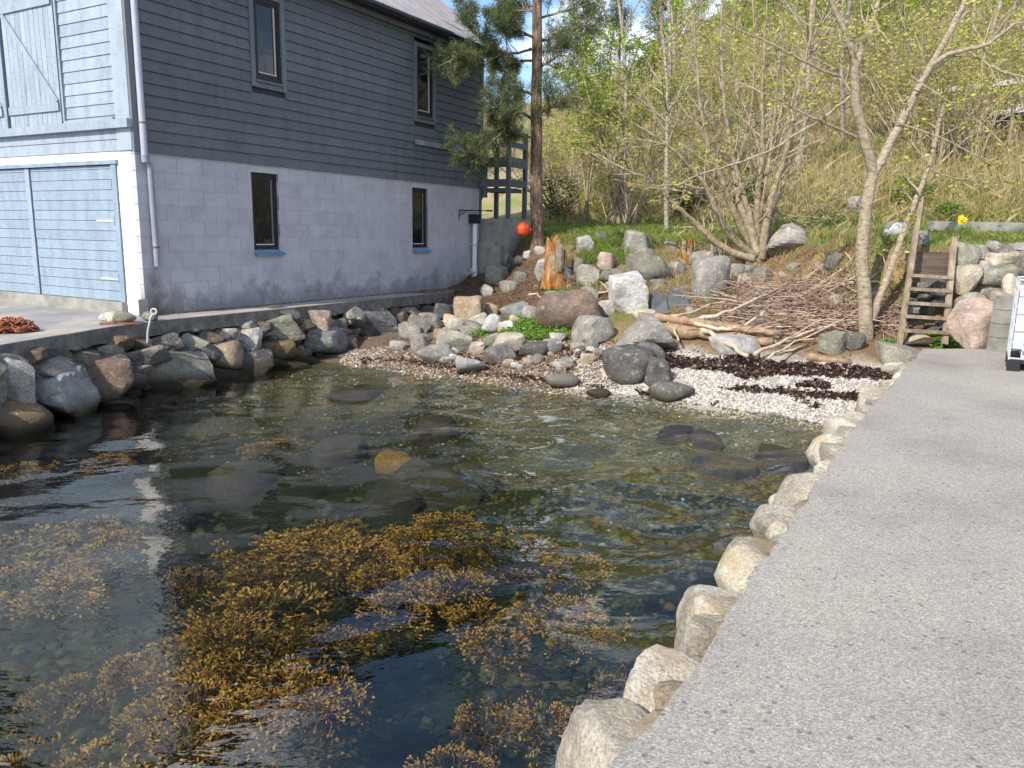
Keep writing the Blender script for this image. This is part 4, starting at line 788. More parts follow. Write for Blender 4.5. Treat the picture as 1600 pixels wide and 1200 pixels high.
for a, b, c, d, k, st, o in RS:
    best = None
    for p0, p1 in zip(ET[:-1], ET[1:]):
        t = (p1 - p0) / np.linalg.norm(p1 - p0); n = np.array([-t[1], t[0]]); dd = ray((a + c) / 2, (b + d) / 2); kk = ((p0 + n * (.06 + o) - EYEP[:2]) @ n) / (dd[:2] @ n); p = EYEP + dd * kk; u = (p[:2] - p0) @ t
        if -.02 <= u <= np.linalg.norm(p1 - p0) + .02 and kk > 0: best = p, n, t
    p, n, t = best; s = PXM(np.linalg.norm(p - EYEP)); w = (c - a) * s; h = (d - b) * s
    ln_ = max(w, h * .9) * 1.0; q = p.copy(); q[:2] -= n * (.03 + .03 * w); q[2] = min(q[2], .765 - h * .72)
    link('stone', rock_data(k, rs.randrange(12), st, 4), rq, q, (0, 0, rs.uniform(-.2, .2)), (w * .66, ln_ * .64, h * .74))
for i in range(34):      # second course close under the slab, wedged between the big ones
    arcR = np.concatenate([[0], np.cumsum([math.dist(a, b) for a, b in zip(EDGE[:-1], EDGE[1:])])]); L = 9.4 + i * .31 + rs.uniform(-.06, .06)
    if L > arcR[-1] - .25: break
    x = np.interp(L, arcR, [e[0] for e in EDGE]); y = np.interp(L, arcR, [e[1] for e in EDGE]); w = rs.uniform(.30, .44); o = rs.uniform(-.10, -.02)
    link('stone', rock_data(rs.choice(['cream', 'cream', 'pale', 'tan']), rs.randrange(12), 'bld', 3), rq, (x - .85 * o, y + .52 * o, .77 - w * .42 - rs.uniform(0, .08)), (0, 0, rs.uniform(-.4, .4)), (w * .5, w * .5, w * .40))
for i in range(90):      # lower courses, mostly under water
    u = rs.uniform(0, 1) ** .8; L = u * 17.5; arcR = np.concatenate([[0], np.cumsum([math.dist(a, b) for a, b in zip(EDGE[:-1], EDGE[1:])])]); L = rs.uniform(7, arcR[-1] - .4); x = np.interp(L, arcR, [e[0] for e in EDGE]); y = np.interp(L, arcR, [e[1] for e in EDGE]); z = rs.uniform(-.9, .42); o = .10 + (.5 - z) * .22; w = rs.uniform(.22, .45)
    link('stone', rock_data(rs.choice(['cream', 'tan', 'grey', 'pale']), rs.randrange(12), 'rnd', 3), rq, (x - .85 * o, y + .52 * o, z), (0, rs.uniform(-.2, .2), rs.uniform(0, 3)), (w * .6, w * .55, w * .42))

# ------------------------------------------------------------------ right retaining wall, block pillar, ladder
rw = empty('boulder_wall', (7.3, 12.2, .8), 'retaining wall of big pale boulders beside the ladder', 'retaining wall'); RW0 = np.array(rw.location)
RWL = [(1490, 380, 1532, 422, 'green', 'rnd', 12.2), (1518, 381, 1552, 404, 'grey', 'med', 12.3), (1545, 378, 1594, 402, 'grey', 'ang', 12.2), (1544, 390, 1602, 420, 'cream', 'med', 12.1), (1586, 378, 1640, 400, 'pale', 'med', 12.3), (1489, 415, 1538, 461, 'cream', 'ang', 12.0), (1531, 408, 1552, 426, 'pale', 'med', 12.1), (1538, 414, 1598, 450, 'green', 'rnd', 11.95), (1533, 425, 1575, 472, 'pale', 'ang', 12.05), (1486, 458, 1544, 508, 'green', 'rnd', 11.9), (1553, 455, 1578, 476, 'tan', 'rnd', 11.6), (1570, 430, 1610, 476, 'cream', 'ang', 11.7),
       (1497, 470, 1562, 556, 'pink', 'med', 11.6), (1482, 508, 1503, 548, 'grey', 'med', 11.95), (1590, 398, 1650, 440, 'cream', 'med', 12), (1600, 440, 1680, 500, 'pale', 'med', 11.8), (1600, 490, 1700, 560, 'green', 'med', 11.7), (1640, 395, 1720, 450, 'grey', 'med', 12.0)]
for a, b, c, d, k, st, dep in RWL:
    if a < 1500: a += 6
    dep += .25 if k == 'pink' else .95
    p = aty((a + c) / 2, (b + d) / 2, dep); s = PXM(dep); w = (c - a) * s * 1.05; h = (d - b) * s * 1.05; dp = w * .9
    link('stone', rock_data(k, rs.randrange(12), st, 4), rw, p + [0, dp * .3, 0] - RW0, (rs.uniform(-.1, .1), rs.uniform(-.15, .15), rs.uniform(-.2, .2)), (w / 2, dp / 2, h / 2))
for i in range(46):
    x = rs.uniform(7.6, 10.5); z = rs.uniform(.85, 2.15); w = rs.uniform(.18, .36)
    link('stone', rock_data(rs.choice(['grey', 'dark', 'green']), rs.randrange(8), 'med', 2), rw, np.array([x, 13.15 + (z - .8) * .12, z]) - RW0, (0, 0, rs.uniform(0, 3)), (w / 2, w / 2, w * .36))
for i in range(44):      # the wall goes on behind the tank
    x = 8.35 + .42 * (i % 11) + rs.uniform(-.1, .1); w = rs.uniform(.42, .62); z = .95 + .37 * (i // 11) + rs.uniform(-.06, .06)
    link('stone', rock_data(rs.choice(['green', 'cream', 'grey', 'pale', 'pink']), rs.randrange(12), 'med', 3), rw, np.array([x, 12.75 + (z - .8) * .16, z]) - RW0, (0, 0, rs.uniform(-.4, .4)), (w * .52, w * .5, w * .42))
bp0 = aty(1572, 557, 11.45); pil = empty('block_pillar', (bp0[0], bp0[1] + .12, .8), 'short pillar of grey concrete blocks behind the white tank', 'pillar', rotz=.08)
for k in range(4): link('block', MB().box(-.155 + .003 * k, .185, -.1, .12, .002 + k * .205, .2 + k * .205).mesh('block', M_OLDCONC), pil)

def frame_box(a, b, w, d, mat_):     # a plank between two points
    a, b = np.array(a, float), np.array(b, float); t = b - a; L = np.linalg.norm(t); t /= L; s = np.cross(t, [0, 1, 0]); s /= np.linalg.norm(s); q = np.cross(s, t)
    R = np.stack([s, q, t], 1); return MB().box(-w / 2, w / 2, -d / 2, d / 2, 0, L, R=R, c=a)
lb = (aty(1407, 532, 12.35) + aty(1477, 531, 12.45)) / 2
lad = empty('ladder', lb, 'weathered wooden ladder leaning on the bank beside the boulder wall', 'ladder'); LB = np.array(lb)
la, lbp = aty(1405, 540, 12.33), aty(1476, 538, 12.43); tl = aty(1439, 307, la[1] + .95); tr_ = aty(1491, 371, lbp[1] + .62)
link('rail', frame_box(la - LB, tl - LB, .075, .05, M_WOOD).mesh('rail', M_WOOD), lad); link('rail', frame_box(lbp - LB, tr_ - LB, .085, .05, M_WOOD).mesh('rail', M_WOOD), lad)
for yl, yr in ((430, 434), (451, 455), (473, 477), (494, 498), (516, 520)):
    def on(a, b, py):
        for it in np.linspace(0, 1, 400):
            p = a + (b - a) * it; v = p - EYEP; yy = 600 - F_PX * (v @ UP) / (v @ FWD)
            if yy <= py: return p
        return b
    link('rung', frame_box(on(la, tl, yl) - LB + [0, -.02, 0], on(lbp, tr_, yr) - LB + [0, -.02, 0], .05, .10, M_WOOD).mesh('rung', M_WOOD), lad)
# old boards shoring the bank behind the ladder
sh = empty('shoring', LB + [0, .62, -.05], 'dark rotten boards and stones holding the bank behind the ladder', 'shoring'); SH = np.array(sh.location)
for k, (zz, m) in enumerate(((1.42, M_LOG), (1.25, M_LOG), (1.08, M_LOG))): link('board', MB().box(.12, .86, .42 - .05 * k, .48 - .05 * k, zz - .165, zz).mesh('board', mat('dark_board', [(.3, (.06, .045, .035)), (.7, (.17, .13, .10))], 8, bump=.6, stretch=(.2, 1, 1))), sh)
for k in range(22): 
    w = rs.uniform(.16, .3); link('stone', rock_data(rs.choice(['dark', 'brown', 'dark', 'strata']), rs.randrange(8), 'med', 2), sh, (rs.uniform(.02, .66), rs.uniform(-.05, .2), rs.uniform(.0, .95)), (0, 0, rs.uniform(0, 3)), (w / 2, w / 2, w * .36))

# ------------------------------------------------------------------ trees
def grow(rng, p, d, L, r, lvl, maxl, segs, tips, nchild, up=.08, wig=.22, spread=(.5, 1.0), ratio=.55, tipr=.0025):
    n = max(3, int(5 - lvl) + 2); P = [p]; d = d / np.linalg.norm(d)
    for i in range(n):
        d = d + rng.normal(0, wig / math.sqrt(n) * 1.3, 3) + np.array([0, 0, up / n]); d /= np.linalg.norm(d); P.append(P[-1] + d * L / n)
    P = np.array(P); R = np.linspace(r, max(tipr, r * .3), len(P)); segs.append((P, R, lvl))
    if lvl >= maxl: tips.extend(P[1:]); return
    for c in range(nchild[min(lvl, len(nchild) - 1)]):
        t = rng.uniform(.22, 1.0); i = min(int(t * n), n - 1); f = t * n - i; q = P[i] * (1 - f) + P[i + 1] * f; dd = P[i + 1] - P[i]; dd /= np.linalg.norm(dd)
        a = rng.normal(size=3); a -= dd * (a @ dd); a /= np.linalg.norm(a); th = rng.uniform(*spread)
        grow(rng, q, dd * math.cos(th) + a * math.sin(th), L * ratio * rng.uniform(.6, 1.2) * (1.15 - .5 * t), max(tipr, R[i] * .55), lvl + 1, maxl, segs, tips, nchild, up, wig, spread, ratio, tipr)
def seg_mesh(name, segs, mat_, sides=(9, 6, 4, 3, 3)):
    Vs, Fs, n = [], [], 0
    for P, R, l in segs:
        V, F = tube(P, R, sides[min(l, len(sides) - 1)], cap=False); Vs.append(V); Fs.append(F + n); n += len(V)
    return mesh_np(name, np.concatenate(Vs), np.concatenate(Fs), mat_, smooth=True)
def leaf_mesh(name, C, size, mats, rng, per=1, spread=.05, split=None, flat=.3):
    C = np.repeat(np.asarray(C), per, 0) + rng.normal(0, spread, (len(C) * per, 3)); n = len(C)
    a = rng.normal(size=(n, 3)); a[:, 2] *= flat; a /= np.linalg.norm(a, axis=1)[:, None]; b = rng.normal(size=(n, 3)); b -= a * (a * b).sum(1)[:, None]; b /= np.linalg.norm(b, axis=1)[:, None]
    s = (size * rng.uniform(.55, 1.3, n))[:, None]; V = np.stack([C - a * s, C + b * s * .45, C + a * s, C - b * s * .45], 1).reshape(-1, 3)
    F = np.arange(4 * n).reshape(n, 4); idx = (rng.random(n) < split).astype(int) if split else None
    return mesh_np(name, V, F, mats, idx)
def px_branch(pts, depth, w0, w1, rng, dz=.0):
    P = []
    for i, (x, y) in enumerate(pts): P.append(aty(x, y, depth + dz * i / max(1, len(pts) - 1)))
    P = np.array(P); m = 4; t = np.linspace(0, len(P) - 1, (len(P) - 1) * m + 1); Q = np.stack([np.interp(t, np.arange(len(P)), P[:, k]) for k in range(3)], 1)
    for it in range(2): Q[1:-1] = (Q[:-2] + 2 * Q[1:-1] + Q[2:]) / 4
    Q[1:-1] += rng.normal(0, .006, Q[1:-1].shape); R = np.linspace(w0, w1, len(Q)) * PXM(depth) / 2; return Q, R
def add_twigs(rng, Q, R, n, L, lvl, segs, tips, nchild, t0=.15, maxl=3, **kw):
    for k in range(n):
        t = rng.uniform(t0, 1); i = min(int(t * (len(Q) - 1)), len(Q) - 2); dd = Q[i + 1] - Q[i]; dd /= np.linalg.norm(dd); a = rng.normal(size=3); a[1] *= .8; a -= dd * (a @ dd); a /= np.linalg.norm(a); th = rng.uniform(.5, 1.1)
        grow(rng, Q[i], dd * math.cos(th) + a * math.sin(th), L * rng.uniform(.5, 1.3), min(R[i] * .5, .02), lvl, maxl, segs, tips, nchild, **kw)
def shift(segs, o): return [(P - o, R, l) for P, R, l in segs]

# young forked tree at the brush pile
def young_tree():
    rng = np.random.default_rng(41); base = G(1355, 527); D = base[1]; t = empty('young_tree', base, 'young smooth barked forked tree rising from the brush pile', 'tree'); o = base
    def br(pts, w0, w1, dz=0): return px_branch(pts, D, w0, w1, rng, dz)
    trunk = [(*br([(1354, 534), (1352, 500), (1350, 450), (1346, 410), (1350, 350), (1357, 300), (1365, 268)], 23, 16), 0)]
    main = [br([(1365, 270), (1354, 230), (1345, 195), (1337, 160), (1336, 130), (1337, 102)], 16, 12, -.3), br([(1337, 104), (1328, 70), (1315, 40), (1298, 0), (1280, -60)], 10, 5, -.2), br([(1337, 106), (1345, 80), (1360, 40), (1374, 0), (1380, -70)], 10, 5, .3),
            br([(1365, 270), (1385, 235), (1408, 190), (1432, 142), (1458, 95), (1490, 40), (1512, -5), (1540, -80)], 15, 7, .4), br([(1432, 142), (1452, 105), (1480, 84), (1510, 78), (1545, 70), (1575, 45), (1610, 18)], 9, 4, -.4), br([(1512, 80), (1540, 98), (1565, 112), (1605, 122)], 4, 2.5, -.4),
            br([(1338, 215), (1310, 201), (1277, 187), (1240, 170), (1208, 152)], 5, 2.5, -.5), br([(1334, 148), (1306, 168), (1282, 188), (1240, 212), (1200, 238), (1150, 256), (1095, 272), (1055, 290)], 5, 2.2, -.8), br([(1310, 118), (1280, 108), (1250, 92), (1200, 66), (1150, 45), (1120, 28)], 5, 2.2, -.5),
            br([(1365, 25), (1372, 45), (1385, 62), (1400, 72)], 4, 2.2, -.2), br([(1335, 150), (1315, 122), (1304, 95)], 4, 2, .2), br([(1400, 190), (1470, 215), (1520, 240), (1570, 262)], 3, 1.5, -.2), br([(1425, 120), (1470, 150), (1530, 190), (1600, 255)], 3, 1.6, -.5),
            br([(1362, 502), (1376, 460), (1392, 420), (1404, 385), (1420, 340), (1436, 300), (1452, 262), (1462, 215), (1474, 165)], 13, 5, .2), br([(1436, 300), (1418, 280), (1400, 262)], 4, 2, .2), br([(1452, 265), (1490, 280), (1560, 285)], 3, 1.5, .2)]
    twig, tips = [], []
    for Q, R in main[1:]: add_twigs(rng, Q, R, 6, .55, 2, twig, tips, (2, 3, 2), maxl=3, tipr=.003, up=.25)
    link('trunk', seg_mesh('trunk', shift(trunk, o), M_BARK, (12,)), t)
    for Q, R in main: link('branch', seg_mesh('branch', shift([(Q, R, 0)], o), M_BARK, (8,)), t)
    link('twigs', seg_mesh('twigs', shift(twig, o), M_BRUSH), t)
    T = np.array(tips); T = T[rng.random(len(T)) < .42]; ctr = np.concatenate([T] + [Q[-3:] for Q, R in main[1:]])
    link('foliage', leaf_mesh('foliage', ctr - o, .042, [M_LEAF, M_LEAFO], rng, 6, .05, .18), t)
young_tree()

# many stemmed tree on the bank
def many_stem():
    rng = np.random.default_rng(52); base = G(1188, 414); D = base[1]; t = empty('many_stemmed_tree', base, 'grey many stemmed tree fanning out from one base on the bank', 'tree'); o = base
    st = [([(1178, 404), (1150, 398), (1118, 378), (1095, 355), (1064, 330), (1036, 300), (1022, 282), (980, 266), (930, 240)], 14, 4), ([(1182, 402), (1160, 385), (1135, 362), (1120, 330), (1108, 300), (1092, 275), (1060, 240), (1020, 210), (985, 190)], 14, 4), ([(1182, 396), (1158, 355), (1140, 318), (1128, 280), (1110, 235), (1096, 180), (1088, 100), (1084, 20)], 14, 5),
          ([(1184, 396), (1166, 350), (1150, 300), (1146, 262), (1150, 225), (1166, 205), (1190, 190), (1220, 150)], 13, 4), ([(1185, 392), (1172, 340), (1158, 290), (1140, 230), (1130, 150), (1126, 60), (1130, -30)], 12, 5), ([(1188, 400), (1182, 350), (1184, 300), (1192, 250), (1192, 205), (1190, 150), (1195, 60), (1200, -20)], 13, 5),
          ([(1190, 404), (1196, 350), (1205, 310), (1218, 270), (1230, 230), (1238, 190), (1252, 120), (1270, 40), (1275, -20)], 14, 5), ([(1194, 406), (1204, 360), (1212, 325), (1226, 282), (1240, 240), (1262, 190), (1290, 130)], 8, 3), ([(1190, 400), (1186, 340), (1196, 290), (1206, 220), (1214, 140), (1222, 40), (1228, -30)], 8, 4), ([(1184, 398), (1168, 360), (1160, 320), (1150, 280), (1158, 240), (1172, 190), (1180, 100), (1176, 0)], 10, 4),
          ([(1113, 400), (1112, 370), (1114, 345), (1104, 305), (1092, 280), (1096, 262)], 5, 2.5), ([(1214, 330), (1232, 338), (1250, 336), (1268, 326), (1290, 320)], 3, 1.8), ([(1100, 312), (1080, 300), (1050, 296), (1010, 292), (960, 280)], 5, 2)]
    segs, tips = [], []; main = []
    for k, (pts, a, b) in enumerate(st): main.append(px_branch(pts, D + .1 * (k % 3), a * .92, b * .55, rng, rng.uniform(-.9, .9)))
    for Q, R in main: add_twigs(rng, Q, R, 13, .8, 1, segs, tips, (2, 3, 2), maxl=3, tipr=.003, up=.2)
    for Q, R in main: link('stem', seg_mesh('stem', shift([(Q, R, 0)], o), M_HAZEL, (9,)), t)
    link('twigs', seg_mesh('twigs', shift(segs, o), M_BRUSH), t); T = np.array(tips); T = T[rng.random(len(T)) < .11]
    link('foliage', leaf_mesh('foliage', T - o, .036, [M_LEAF, M_LEAFB], rng, 4, .05, .3), t)
many_stem()

# pine beside the plinth
def pine():
    rng = np.random.default_rng(63); base = G(842, 384); D = base[1]; o = base; t = empty('pine_tree', base, 'tall pine with scaly brown trunk beside the landing frame', 'pine')
    Q, R = px_branch([(840, 392), (838, 340), (838, 260), (838, 180), (839, 90), (839, 0), (838, -90), (838, -200), (836, -330)], D, 21, 10, rng); R[0] *= 1.25
    link('trunk', seg_mesh('trunk', shift([(Q, R, 0)], o), M_PINEBARK, (14,)), t)
    brs = [([(838, 75), (800, 86), (770, 78), (742, 50), (722, 20)], -1.2), ([(770, 80), (745, 84), (722, 88), (712, 92)], -1.4), ([(838, 60), (815, 50), (790, 40), (772, 34)], -1.0), ([(838, 190), (810, 172), (790, 200), (760, 230), (735, 236)], -1.6), ([(838, 215), (808, 212), (780, 190), (764, 170)], -1.2), ([(800, 215), (770, 226), (742, 240), (722, 238)], -1.8), ([(839, 66), (858, 62), (872, 50), (900, 44), (925, 30)], .5), ([(839, 30), (870, 20), (900, 14), (930, 4)], 1.0), ([(838, 95), (815, 95), (800, 105), (790, 112)], .4), ([(839, 20), (812, 12), (795, 16)], .8),
           ([(838, -60), (780, -70), (730, -50), (700, -30)], -.8), ([(838, -80), (900, -90), (950, -70)], .6), ([(838, -180), (770, -200), (720, -190)], .5), ([(838, -190), (900, -210), (940, -200)], -.6), ([(838, -280), (800, -310), (770, -320)], .4), ([(838, -290), (880, -320), (905, -330)], .2), ([(838, 150), (812, 140), (794, 150), (776, 160)], -.8), ([(838, 108), (865, 92), (880, 80)], -.2), ([(840, 178), (858, 170), (880, 150)], -.6)]
    segs, tips = [], []
    for pts, dz in brs:
        q, r = px_branch(pts, D, 4.5, 1.8, rng, dz); link('branch', seg_mesh('branch', shift([(q, r, 0)], o), M_PINEBARK, (6,)), t); tips.extend(q[len(q) // 3:])
        add_twigs(rng, q, r, 22, .60, 2, segs, tips, (3, 3), t0=.22, maxl=3, tipr=.004, up=.3)
    link('twigs', seg_mesh('twigs', shift(segs, o), M_BRUSH), t); T = np.array(tips); keep = ~((T[:, 0] > base[0] + .1) & (rng.random(len(T)) < .45)); T = T[keep]
    n = 20; C = np.repeat(T, n, 0) + rng.normal(0, .05, (len(T) * n, 3)); d = rng.normal(size=(len(C), 3)) + [0, 0, .55]; d /= np.linalg.norm(d, axis=1)[:, None]; L = rng.uniform(.07, .15, len(C))[:, None]; s = np.cross(d, rng.normal(size=(len(C), 3))); s /= np.linalg.norm(s, axis=1)[:, None]
    V = np.stack([C - s * .006, C + s * .006, C + d * L], 1).reshape(-1, 3) - o; link('needles', mesh_np('needles', V, np.arange(len(V)).reshape(-1, 3), M_NEEDLE), t)
pine()

# prototypes for the trees on the slope
def proto_tree(name, seed, h, kind):
    rng = np.random.default_rng(seed); segs, tips = [], []
    if kind == 'birch':
        grow(rng, np.zeros(3), np.array([rng.normal(0, .08), rng.normal(0, .08), 1]), h, h * .0105, 0, 3, segs, tips, (15, 5, 3), up=.15, wig=.12, spread=(.5, 1.0), ratio=.30, tipr=.004); bm, lm, k = M_BIRCH, [M_LEAF, M_LEAFB], .16
    elif kind == 'shrub':
        for s in range(7): grow(rng, rng.normal(0, .12, 3) * [1, 1, 0], np.array([rng.normal(0, .38), rng.normal(0, .38), 1]), h * rng.uniform(.6, 1), h * .0085, 0, 2, segs, tips, (8, 4), up=.1, wig=.2, spread=(.35, .9), ratio=.42, tipr=.004)
        bm, lm, k = M_BRUSH, [M_LEAF, M_LEAFO], .28
    elif kind == 'leafy':
        for s in range(3): grow(rng, rng.normal(0, .12, 3) * [1, 1, 0], np.array([rng.normal(0, .16), rng.normal(0, .16), 1]), h * rng.uniform(.8, 1), h * .009, 0, 3, segs, tips, (8, 5, 3), up=.1, wig=.16, spread=(.4, .95), ratio=.36, tipr=.004)
        bm, lm, k = M_HAZEL, [M_LEAFB, M_LEAF], .5
    sel = np.array(tips); sel = sel[(rng.random(len(sel)) < k)]
    return name, seg_mesh('trunk', [s for s in segs if s[2] == 0], bm, (7,)), seg_mesh('branches', [s for s in segs if s[2] > 0], bm if kind != 'birch' else M_BRUSH, (6, 4, 3, 3)), leaf_mesh('foliage', sel, .062, lm, rng, 4, .11, .15), 'trunk'
def proto_conifer(name, seed, h, mat_, spread):
    rng = np.random.default_rng(seed); P = [(0, 0, 0), (0, 0, h)]; segs = [(np.array([(0, 0, h * t) for t in np.linspace(0, 1, 6)]), np.linspace(h * .016, .01, 6), 0)]; tips = []; bs = []
    for k in range(46):
        t = rng.uniform(.28, 1); a = rng.uniform(0, 6.28); L = spread * h * (1.12 - t) * rng.uniform(.6, 1.2); d = np.array([math.cos(a), math.sin(a), rng.uniform(-.1, .35)]); q = np.array([[0, 0, h * t] + d * L * u for u in np.linspace(0, 1, 5)]); q[:, 2] += .1 * L * np.linspace(0, 1, 5) ** 2; bs.append((q, np.linspace(.025, .006, 5), 1)); tips.extend(q[1:] + rng.normal(0, .06, q[1:].shape)); tips.extend(q[2:] + rng.normal(0, .22, q[2:].shape))
    T = np.array(tips); n = 30; C = np.repeat(T, n, 0) + rng.normal(0, .15, (len(T) * n, 3)); d = rng.normal(size=(len(C), 3)) + [0, 0, .3]; d /= np.linalg.norm(d, axis=1)[:, None]; s = np.cross(d, rng.normal(size=(len(C), 3))); s /= np.linalg.norm(s, axis=1)[:, None]
    V = np.stack([C - s * .013, C + s * .013, C + d * rng.uniform(.12, .3, len(C))[:, None]], 1).reshape(-1, 3)
    return name, seg_mesh('trunk', segs, M_PINEBARK, (8,)), seg_mesh('branches', bs, M_BRUSH, (5, 4)), mesh_np('needles', V, np.arange(len(V)).reshape(-1, 3), mat_), 'needles'
PB = [proto_tree('birch_tree', 100 + i, 8.5, 'birch') for i in range(3)]; PS = [proto_tree('bare_shrub', 120 + i, 4.2, 'shrub') for i in range(4)]; PL = [proto_tree('leafy_tree', 140 + i, 6.0, 'leafy') for i in range(2)]; PC = [proto_conifer('conifer', 160 + i, 9, M_CONIFER, .26) for i in range(2)]
def plant(proto, x, y, sc, rz, label, cat, group=None, z=None):
    name, tr, brn, fo, _ = proto; t = empty(name, (x, y, float(H(x, y)) - .05 if z is None else z), label, cat, group, rz); t.scale = (sc, sc, sc)
    link('trunk' if 'shrub' not in name else 'stems', tr, t); link('branches', brn, t); link('needles' if name == 'conifer' else 'foliage', fo, t); return t
rt = random.Random(77)
def whereabouts(px, depth):
    a = next(w for lim, w in ((940, 'behind the pine'), (1060, 'behind the slim pale tree'), (1160, 'beyond the low grey stem'), (1265, 'behind the many stemmed tree'), (1370, 'behind the forked young tree'), (1450, 'above the tall ladder rail'), (1530, 'below the pale rail'), (9999, 'around the parked car')) if px < lim)
    return a
def band(depth): return next(w for lim, w in ((31, 'low on the slope'), (40, 'partway up the slope'), (52, 'high on the slope'), (999, 'just under the ridge')) if depth < lim)
def wood(proto, px, depth, sc, what, cat, group): plant(proto, *at_ray(px, depth), sc, rt.uniform(0, 6), '%s %s %s' % (what, band(depth), whereabouts(px, depth)), cat, group)
def at_ray(px, depth): p = aty(px, 400, depth); return float(p[0]), float(depth)
# single trees that stand out
x, y = at_ray(1041, 21.5); x0, y0 = x, y
t = plant(PB[0], *at_ray(1040, 21.3), .80, .4, 'slim pale trunked tree at the edge of the grass terrace', 'birch')
plant(PL[0], *at_ray(955, 25.5), 1.12, 1.2, 'fresh leaved bright green tree behind the pine', 'tree'); plant(PL[1], *at_ray(915, 27), 1.0, 2.2, 'smaller bright green tree close behind the pine', 'tree')
plant(PB[1], *at_ray(1232, 24.5), 1.05, 2.0, 'white stemmed birch rising behind the many stemmed tree', 'birch'); plant(PB[2], *at_ray(1300, 29), 1.1, 3.0, 'leaning pale birch between the many stemmed tree and the forked one', 'birch')
plant(PC[0], *at_ray(905, 46), 1.15, 0, 'dark conifer showing behind the upper pine branches', 'conifer'); plant(PC[1], *at_ray(955, 58), 1.1, 1, 'dark distant conifer on the ridge beside the pine', 'conifer'); plant(PC[0], *at_ray(800, 60), .8, 2, 'small dark conifer seen under the pine branches', 'conifer')
for k in range(22): wood(PC[k % 2], 1000 + k * 31 + rt.uniform(-25, 25), rt.uniform(56, 84), rt.uniform(.85, 1.25), 'dark conifer', 'conifer', 'conifers on the ridge')
for k in range(30): wood(PB[k % 3], rt.uniform(930, 1640), rt.uniform(32, 66), rt.uniform(.8, 1.35), 'pale birch', 'birch', 'birches on the slope')
for k in range(24): wood(PL[k % 2], rt.uniform(900, 1640), rt.uniform(40, 70), rt.uniform(.7, 1.3), 'young leaved tree', 'tree', 'young leaved trees on the slope')
for k in range(80): wood(PS[k % 4], rt.uniform(850, 1600), rt.uniform(24.5, 50), rt.uniform(.6, 1.15), 'bare twiggy shrub', 'shrub', 'bare shrubs on the slope')
for k in range(22): wood(PS[k % 4], rt.uniform(1610, 1850), rt.uniform(27, 46), rt.uniform(.6, 1.1), 'bare twiggy shrub', 'shrub', 'bare shrubs on the slope')
def bush(px, py, w, h, label, m, depth=None, n=900, size=.05):
    g = G(px, py) if depth is None else np.array([*at_ray(px, depth), 0]); 
    if depth is not None: g[2] = H(g[0], g[1])
    rng = np.random.default_rng(int(px)); s = PXM(g[1]); C = rng.normal(size=(n, 3)); C /= np.linalg.norm(C, axis=1)[:, None]; C *= rng.uniform(.55, 1, (n, 1)) ; C = C * [w * s / 2, w * s / 2, h * s / 2] + [0, 0, h * s * .45]; C += .12 * fbm(C * 3, 3)[:, None] * C
    segs, tips = [], []
    for k in range(6): grow(rng, np.zeros(3), np.array([rng.normal(0, .5), rng.normal(0, .5), 1]), h * s * .9, .014, 0, 1, segs, tips, (5,), tipr=.004)
    t = empty('bush', g, label, 'bush'); link('stems', seg_mesh('stems', segs, M_BRUSH, (5, 3)), t); link('foliage', leaf_mesh('foliage', C[C[:, 2] > -.05], size, m, rng, 2, .06, .3), t)
bush(873, 343, 58, 82, 'grey green juniper bush on the terrace beyond the pine', [M_CONIFER, M_GRASSY]); bush(1078, 338, 70, 70, 'dark green evergreen bush behind the low grey stem', [M_CONIFER, M_LEAFB]); bush(1170, 338, 50, 80, 'evergreen bush filled in behind the many stemmed tree', [M_CONIFER, M_HERB]); bush(945, 338, 90, 75, 'yellow green bramble bush at the back of the terrace', [M_GRASSY, M_LEAFB])
bush(1420, 325, 60, 50, 'mossy green bush at the top of the tall ladder rail', [M_GRASSG, M_GRASSY]); bush(1480, 345, 40, 30, 'low green tussock beside the daffodils', [M_GRASSG, M_GRASSY], size=.035)

# ------------------------------------------------------------------ ground plants, litter, weed (uncountable)
def scatter_px(n, x0, y0, x1, y1, rng, zlo=-9, zhi=99):
    p = ground_hit(rng.uniform(x0, x1, n), rng.uniform(y0, y1, n)); return p[(p[:, 2] > zlo) & (p[:, 2] < zhi)]
def scatter_xy(n, x0, x1, y0, y1, rng): x = rng.uniform(x0, x1, n); y = rng.uniform(y0, y1, n); return np.stack([x, y, H(x, y)], 1)
def blades(name, P, hmin, hmax, w, mats, rng, lean=.35, split=None):
    n = len(P); h = rng.uniform(hmin, hmax, n)[:, None]; a = rng.uniform(0, 6.28, n); s = np.stack([np.cos(a), np.sin(a), np.zeros(n)], 1) * w * rng.uniform(.6, 1.4, n)[:, None]; l = rng.normal(0, lean, (n, 3)); l[:, 2] = 1
    m = P + l * h * .55 ; l2 = l.copy(); l2[:, :2] *= 2.2; tp = P + l2 * h; P = P - [0, 0, .02]
    V = np.stack([P - s, P + s, m + s * .7, tp, m - s * .7], 1).reshape(-1, 3); F = np.arange(5 * n).reshape(n, 5); idx = (rng.random(n) < split).astype(int) if split else None
    return setp(link(name, mesh_np(name, V, F, mats, idx)), kind='stuff')
r = np.random.default_rng(5)
P = scatter_xy(46000, -1.2, 9.5, 18.8, 24.5, r); P = P[(P[:, 2] > 2.1) & (P[:, 2] < 3.0)]; P = P[(P[:, 0] < .56 * P[:, 1]) & (fbm(P * .8, 4) > -.35)]
blades('terrace_grass', P, .07, .20, .007, [M_GRASSG, M_GRASSY], r, .3, .25)
P = scatter_xy(12000, 6.2, 14, 12.7, 17, r); P = P[P[:, 2] > 2.1]; blades('wall_top_grass', P, .05, .14, .006, [M_GRASSY, M_GRASSG], r, .4, .4)
